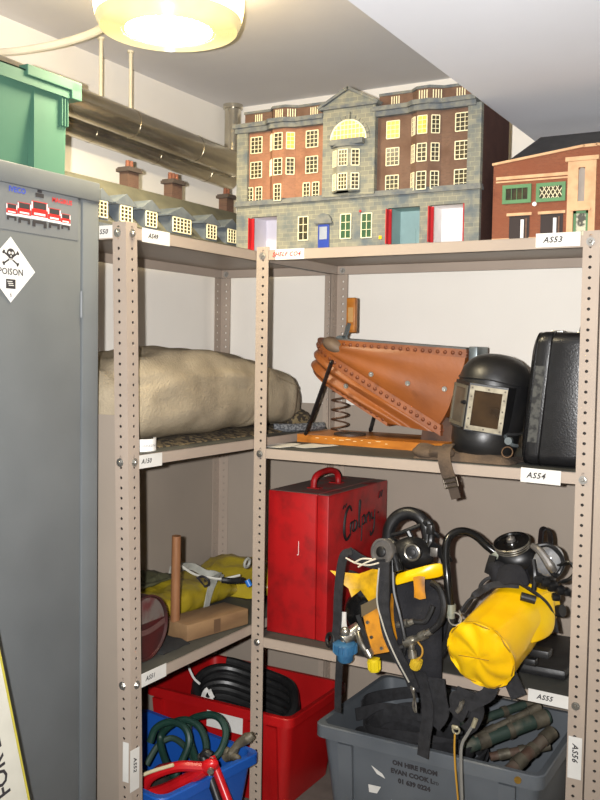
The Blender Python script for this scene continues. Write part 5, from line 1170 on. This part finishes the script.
# ---- second set: yellow bottle cover pointing out of the shelf
bb = thing('breathing_apparatus', 'breathing set with clean bright yellow bottle cover, mask on top and straps over the shelf', 'breathing apparatus', (.76,.15,SR))
e0 = V((0.749,-0.145,0.669)); e1 = V((0.792,0.140,0.754)); d = (e1-e0).normalized(); x, y, _ = basis(d, (0,0,1))
L_ = (e1-e0).length; R_ = .0845
def ringp(c, r_, n=48, wob=0., ph=0., sq=1.): return [c+(x*math.cos(a)*sq+y*math.sin(a))*(r_*(1+wob*math.sin(a*13+ph)+wob*.6*math.sin(a*29+ph*2))) for a in (2*PI*i/n for i in range(n))]
mb = MB(); rings = []
N_ = 96
def endp(r_, dz):                        # crinkled end disc
    out = []
    for i in range(N_):
        a = 2*PI*i/N_; q = .004*math.sin(a*7+r_*60)*(r_/R_)+.005*noise.noise(V((math.cos(a)*r_*30, math.sin(a)*r_*30, 2)))
        out.append(e0+(x*math.cos(a)+y*math.sin(a))*r_+d*(dz+q))
    return out
rings = [endp(.001,-.008), endp(.02,-.009), endp(.04,-.008), endp(.06,-.004), endp(.074,.0), endp(.082,.004)]
rings.append(ringp(e0+d*.004, R_*1.06, N_, .012)); rings.append(ringp(e0+d*.012, R_*1.02, N_, .004))
for k in range(1, 13):
    t = k/12; c = e0.lerp(e1, t)
    ring = []
    for i in range(N_):
        a = 2*PI*i/N_; p = x*math.cos(a)+y*math.sin(a); r_ = R_*(1.0-.05*t)
        r_ += .005*noise.noise(V((math.cos(a)*2.2, math.sin(a)*2.2, t*4+7)))-.005*math.exp(-((math.sin(a*.5+t*2.2-.4))/.12)**2)
        ring.append(c+p*r_)
    rings.append(ring)
rings.append(ringp(e1+d*.01, R_*.6, N_)); rings.append(ringp(e1+d*.012, .002, N_))
mb.loft(rings); yb2 = mb.build('yellow_cover', M_yellow, bb, smooth=50)
panel([[(0.828,0.000,0.785),(0.842,0.050,0.787),(0.857,0.090,0.801)],[(0.830,-0.030,0.737),(0.854,0.020,0.744),(0.871,0.080,0.766)],[(0.831,-0.070,0.683),(0.864,-0.020,0.690),(0.881,0.060,0.692)]], .004, 'cover_flap', M_yellow, bb)
mb = MB(); mb.tube(endp(.086,.006)[::3], .0022, 6, 1, closed=True); mb.build('seam', mat('ochre_seam', (150,112,10), .6), yb2)
mb = MB(); mb.tube([e0+x*.052+d*-.011-y*.004, e0+x*.02+d*-.0125, e0-x*.03+d*-.0115-y*-.002], .0012, 5); mb.build('dark_crease', mat('ochre_crease', (150,112,20), .6), yb2)
# strap round the cover, pad, backplate
def over(t, a0, a1, r_=R_*1.0, n=9, jit=.0): return [e0.lerp(e1, t)+(x*math.cos(a)+y*math.sin(a))*(r_+.004) for a in (a0+(a1-a0)*i/n for i in range(n+1))]
strap(bb, [(0.661,-0.030,0.736),(0.689,-0.020,0.780),(0.719,0.000,0.803),(0.758,0.000,0.816),(0.796,0.010,0.817)], .018, (.3,.2,.4), 'cover_strap', None, .006)
strap(bb, [(0.799,0.000,0.825),(0.829,0.030,0.799),(0.856,0.050,0.770),(0.869,0.070,0.732),(0.877,0.075,0.693)], .016, (.6,-.6,.2), 'cover_strap', None, .006)
mb = MB(); mb.b2((.70,.10,SR), (.90,.40,SR+.030), .012); mb.build('back_plate', M_black, bb, smooth=40)
mb = MB(); mb.box(V((0.849,0.040,0.645)), (.05,.04,.02), .004); mb.box(V((0.827,0.030,0.621)), (.03,.03,.018), .004); mb.build('side_bracket', M_black, bb, smooth=40)
mb = MB(); mb.cyl((0.846,0.120,0.729), (0.880,0.110,0.739), .013, seg=14); mb.cyl((0.871,0.113,0.737), (0.884,0.108,0.741), .016, seg=14); mb.build('valve_knob', M_black, bb)
mb = MB(); mb.ell((0.775,0.100,0.816), (.055,.05,.050), 26, 16); mb.noise(.014, 18, 4); mb.noise(.006, 45, 4); mb.build('harness_pad', M_padding, bb, smooth=60)
mb = MB(); mb.ell((0.731,0.060,0.832), (.036,.04,.036), 22, 14); mb.noise(.010, 26, 9); mb.build('harness_pad', M_padding, bb, smooth=60)
panel([[(0.739,0.030,0.854),(0.774,0.020,0.869),(0.805,0.020,0.865)],[(0.737,0.015,0.828),(0.780,0.000,0.845),(0.821,0.010,0.841)],[(0.732,0.010,0.795),(0.782,-0.005,0.826),(0.830,0.010,0.809)]], .008, 'harness_flap', M_padding, bb)
# mask 2
mk = disc((0.755,0.070,0.915), (-.15,-.42,1), .047, 'speech_diaphragm', M_blackgloss, bb, .02)
nv = V((-.15,-.42,1)).normalized(); cc = V((0.755,0.070,0.915)); xx, yy, _ = basis(nv); Mm = Matrix((xx, yy, nv)).transposed().to_4x4(); Mm.translation = cc
for k, z in enumerate((-.004,-.011,-.018)): MB().torus(Mm @ Matrix.Translation((0,0,z)), .0468-.0015*k, .0028, 36).build('chrome_ring', M_couple, mk)
mb = MB(); mb.M = Mm; mb.lathe([(.012,0),(.011,.008),(.006,.012),(.0005,.012)], None, 18, cap1=True); mb.cyl((0,0,.012), (0,0,.016), .003, seg=8); mb.build('centre_knob', M_greydisc, mk)
mb = MB(); mb.ell((0.763,0.090,0.870), (.058,.048,.042), 26, 16); mb.ell((0.827,0.100,0.839), (.044,.046,.052), 24, 16); mb.noise(.006, 24, 2); mb.build('face_piece', M_mask, bb, smooth=60)
mb = MB(); mb.ell((0.851,0.075,0.873), (.036,.03,.046), 28, 18, rot=ry(.65)); mb.build('visor', M_visor, bb)
mb = MB(); mb.tube([(0.823,0.030,0.917),(0.843,0.015,0.911),(0.860,0.008,0.895),(0.874,0.006,0.877),(0.883,0.010,0.864)], [.008,.010,.010,.012,.008], 10); mb.build('visor_band', M_greydisc, bb)
ringtube([(0.828,0.040,0.915),(0.856,0.050,0.920),(0.879,0.060,0.903),(0.892,0.065,0.875),(0.881,0.060,0.846),(0.870,0.045,0.851)], .006, 'visor_seal', M_mask, bb)
strap(bb, [(0.823,0.100,0.886),(0.824,0.100,0.920),(0.827,0.100,0.947),(0.837,0.110,0.950),(0.843,0.120,0.932),(0.844,0.130,0.891)], .026, (.6,-.8,0), 'head_strap', M_mask)
strap(bb, [(0.885,0.060,0.868),(0.910,0.050,0.880),(0.924,0.045,0.865),(0.914,0.050,0.843),(0.889,0.060,0.825)], .022, (.2,-.9,.5), 'head_strap', M_mask)
mb = MB()
for q, r_ in (((0.872,0.040,0.819),.018),((0.891,0.045,0.810),.015),((0.907,0.050,0.806),.012),((0.857,0.030,0.829),.016),((0.880,0.050,0.790),.013),((0.841,0.020,0.839),.016)): mb.box(V(q), (r_*1.6,r_*1.5,r_*1.3), r_*.4, rot=rz(r_*40) @ rx(.4))
mb.tube([(0.825,0.030,0.881),(0.835,0.015,0.847),(0.833,0.015,0.808)], .007, 8); mb.build('buckles', M_mask, bb)
mb = MB(); mb.cyl((0.808,-0.012,0.795), (0.841,0.000,0.787), .011, seg=12); mb.build('lever', M_black, bb)
strap(bb, [(0.714,0.050,0.874),(0.710,0.040,0.851),(0.705,0.040,0.827)], .022, (1,-.3,.1), 'strap', M_mask)
mb = MB(); mb.tube([(0.698,0.000,0.782),(0.693,0.020,0.800),(0.706,0.030,0.816),(0.729,0.040,0.822)], .005, 8); mb.build('grab_loop', M_webbing, bb)
# the long hose between the two
mb = MB(); mb.tube([(0.639,-0.050,0.748),(0.632,-0.050,0.781),(0.624,-0.045,0.831),(0.613,-0.030,0.879),(0.610,-0.010,0.914),(0.623,0.010,0.932),(0.646,0.030,0.934),(0.671,0.045,0.920),(0.695,0.055,0.897),(0.719,0.060,0.880)], .0105, 12); mb.build('hose', M_blackgloss, bb)
mb = MB(); mb.cyl((0.638,-0.050,0.758), (0.639,-0.050,0.735), .013, seg=14); mb.cyl((0.639,-0.050,0.738), (0.639,-0.050,0.722), .0105, seg=14); mb.build('hose_coupling', mat('grey_green_coupling', (146,150,136), .4, .3), bb); mb = MB(); mb.cyl((0.713,0.060,0.885), (0.725,0.065,0.872), .014, seg=14); mb.build('hose_coupling', bpy.data.materials['grey_green_coupling'], bb)
mb = MB(); mb.torus(frame((0.652,-0.055,0.723), (1,.2,.0), (0,.1,1)), .016, .003, 22, 6); mb.tube([(0.661,-0.050,0.715),(0.664,-0.045,0.732),(0.657,-0.040,0.741)], .003, 6); mb.build('wire_ring', M_couple, bb)
mb = MB(); mb.tube([(0.642,-0.050,0.722),(0.637,-0.050,0.690),(0.624,-0.040,0.649),(0.607,-0.030,0.614)], .010, 10); mb.build('hose', M_black, bb)
# straps hanging over the shelf edge
strap(bb, [(0.703,-0.105,0.564),(0.697,-0.100,0.540),(0.679,-0.092,0.498),(0.671,-0.090,0.486)], .045, (1,-.1,.2))
strap(bb, [(0.768,-0.100,0.585),(0.756,-0.100,0.560),(0.723,-0.100,0.536),(0.703,-0.100,0.521)], .035, (.1,-.1,1))
strap(bb, [(0.799,-0.075,0.618),(0.813,-0.075,0.591),(0.830,-0.080,0.563)], .042, (1,-.1,.1))
strap(bb, [(0.725,-0.090,0.538),(0.729,-0.085,0.506),(0.715,-0.080,0.471),(0.694,-0.070,0.447)], .032, (1,-.1,.2))
panel([[(0.640,-0.060,0.537),(0.677,-0.060,0.549),(0.723,-0.070,0.556)],[(0.643,-0.058,0.497),(0.681,-0.060,0.511),(0.737,-0.065,0.527)],[(0.649,-0.050,0.462),(0.686,-0.050,0.470),(0.744,-0.050,0.487)]], .006, 'strap_pad', M_webbing, bb)
mb = MB(); mb.tube([(0.697,-0.115,0.535),(0.693,-0.116,0.519),(0.685,-0.116,0.508)], .006, 8); mb.tube([(0.693,-0.117,0.527),(0.703,-0.117,0.540)], .004, 6); mb.build('strap_slider', M_couple, bb); mb = MB(); mb.torus(frame((0.674,-0.088,0.449), (1,0,0), (0,0,1)), .009, .0025, 18, 6); mb.box(V((0.671,-0.088,0.456)), (.018,.008,.010), .003); mb.build('strap_clip', mat('pale_metal_clip', (186,178,150), .4, .5), bb); mb = MB(); mb.cyl((0.722,-0.100,0.472), (0.729,-0.100,0.494), .006, seg=10); mb.build('cord_ferrule', bpy.data.materials['pale_metal_clip'], bb)
mb = MB(); mb.tube([(0.671,-0.088,0.441),(0.671,-0.088,0.397),(0.675,-0.088,0.346),(0.684,-0.088,0.270)], .0025, 6); mb.build('yellow_cord', mat('ochre_string', (182,136,40), .7), bb)
mb = MB(); mb.tube([(0.727,-0.100,0.486),(0.707,-0.100,0.448),(0.695,-0.100,0.422),(0.693,-0.100,0.381),(0.698,-0.098,0.278)], .0042, 6); mb.build('grey_cord', mat('silver_grey_cord', (128,126,120), .5), bb)
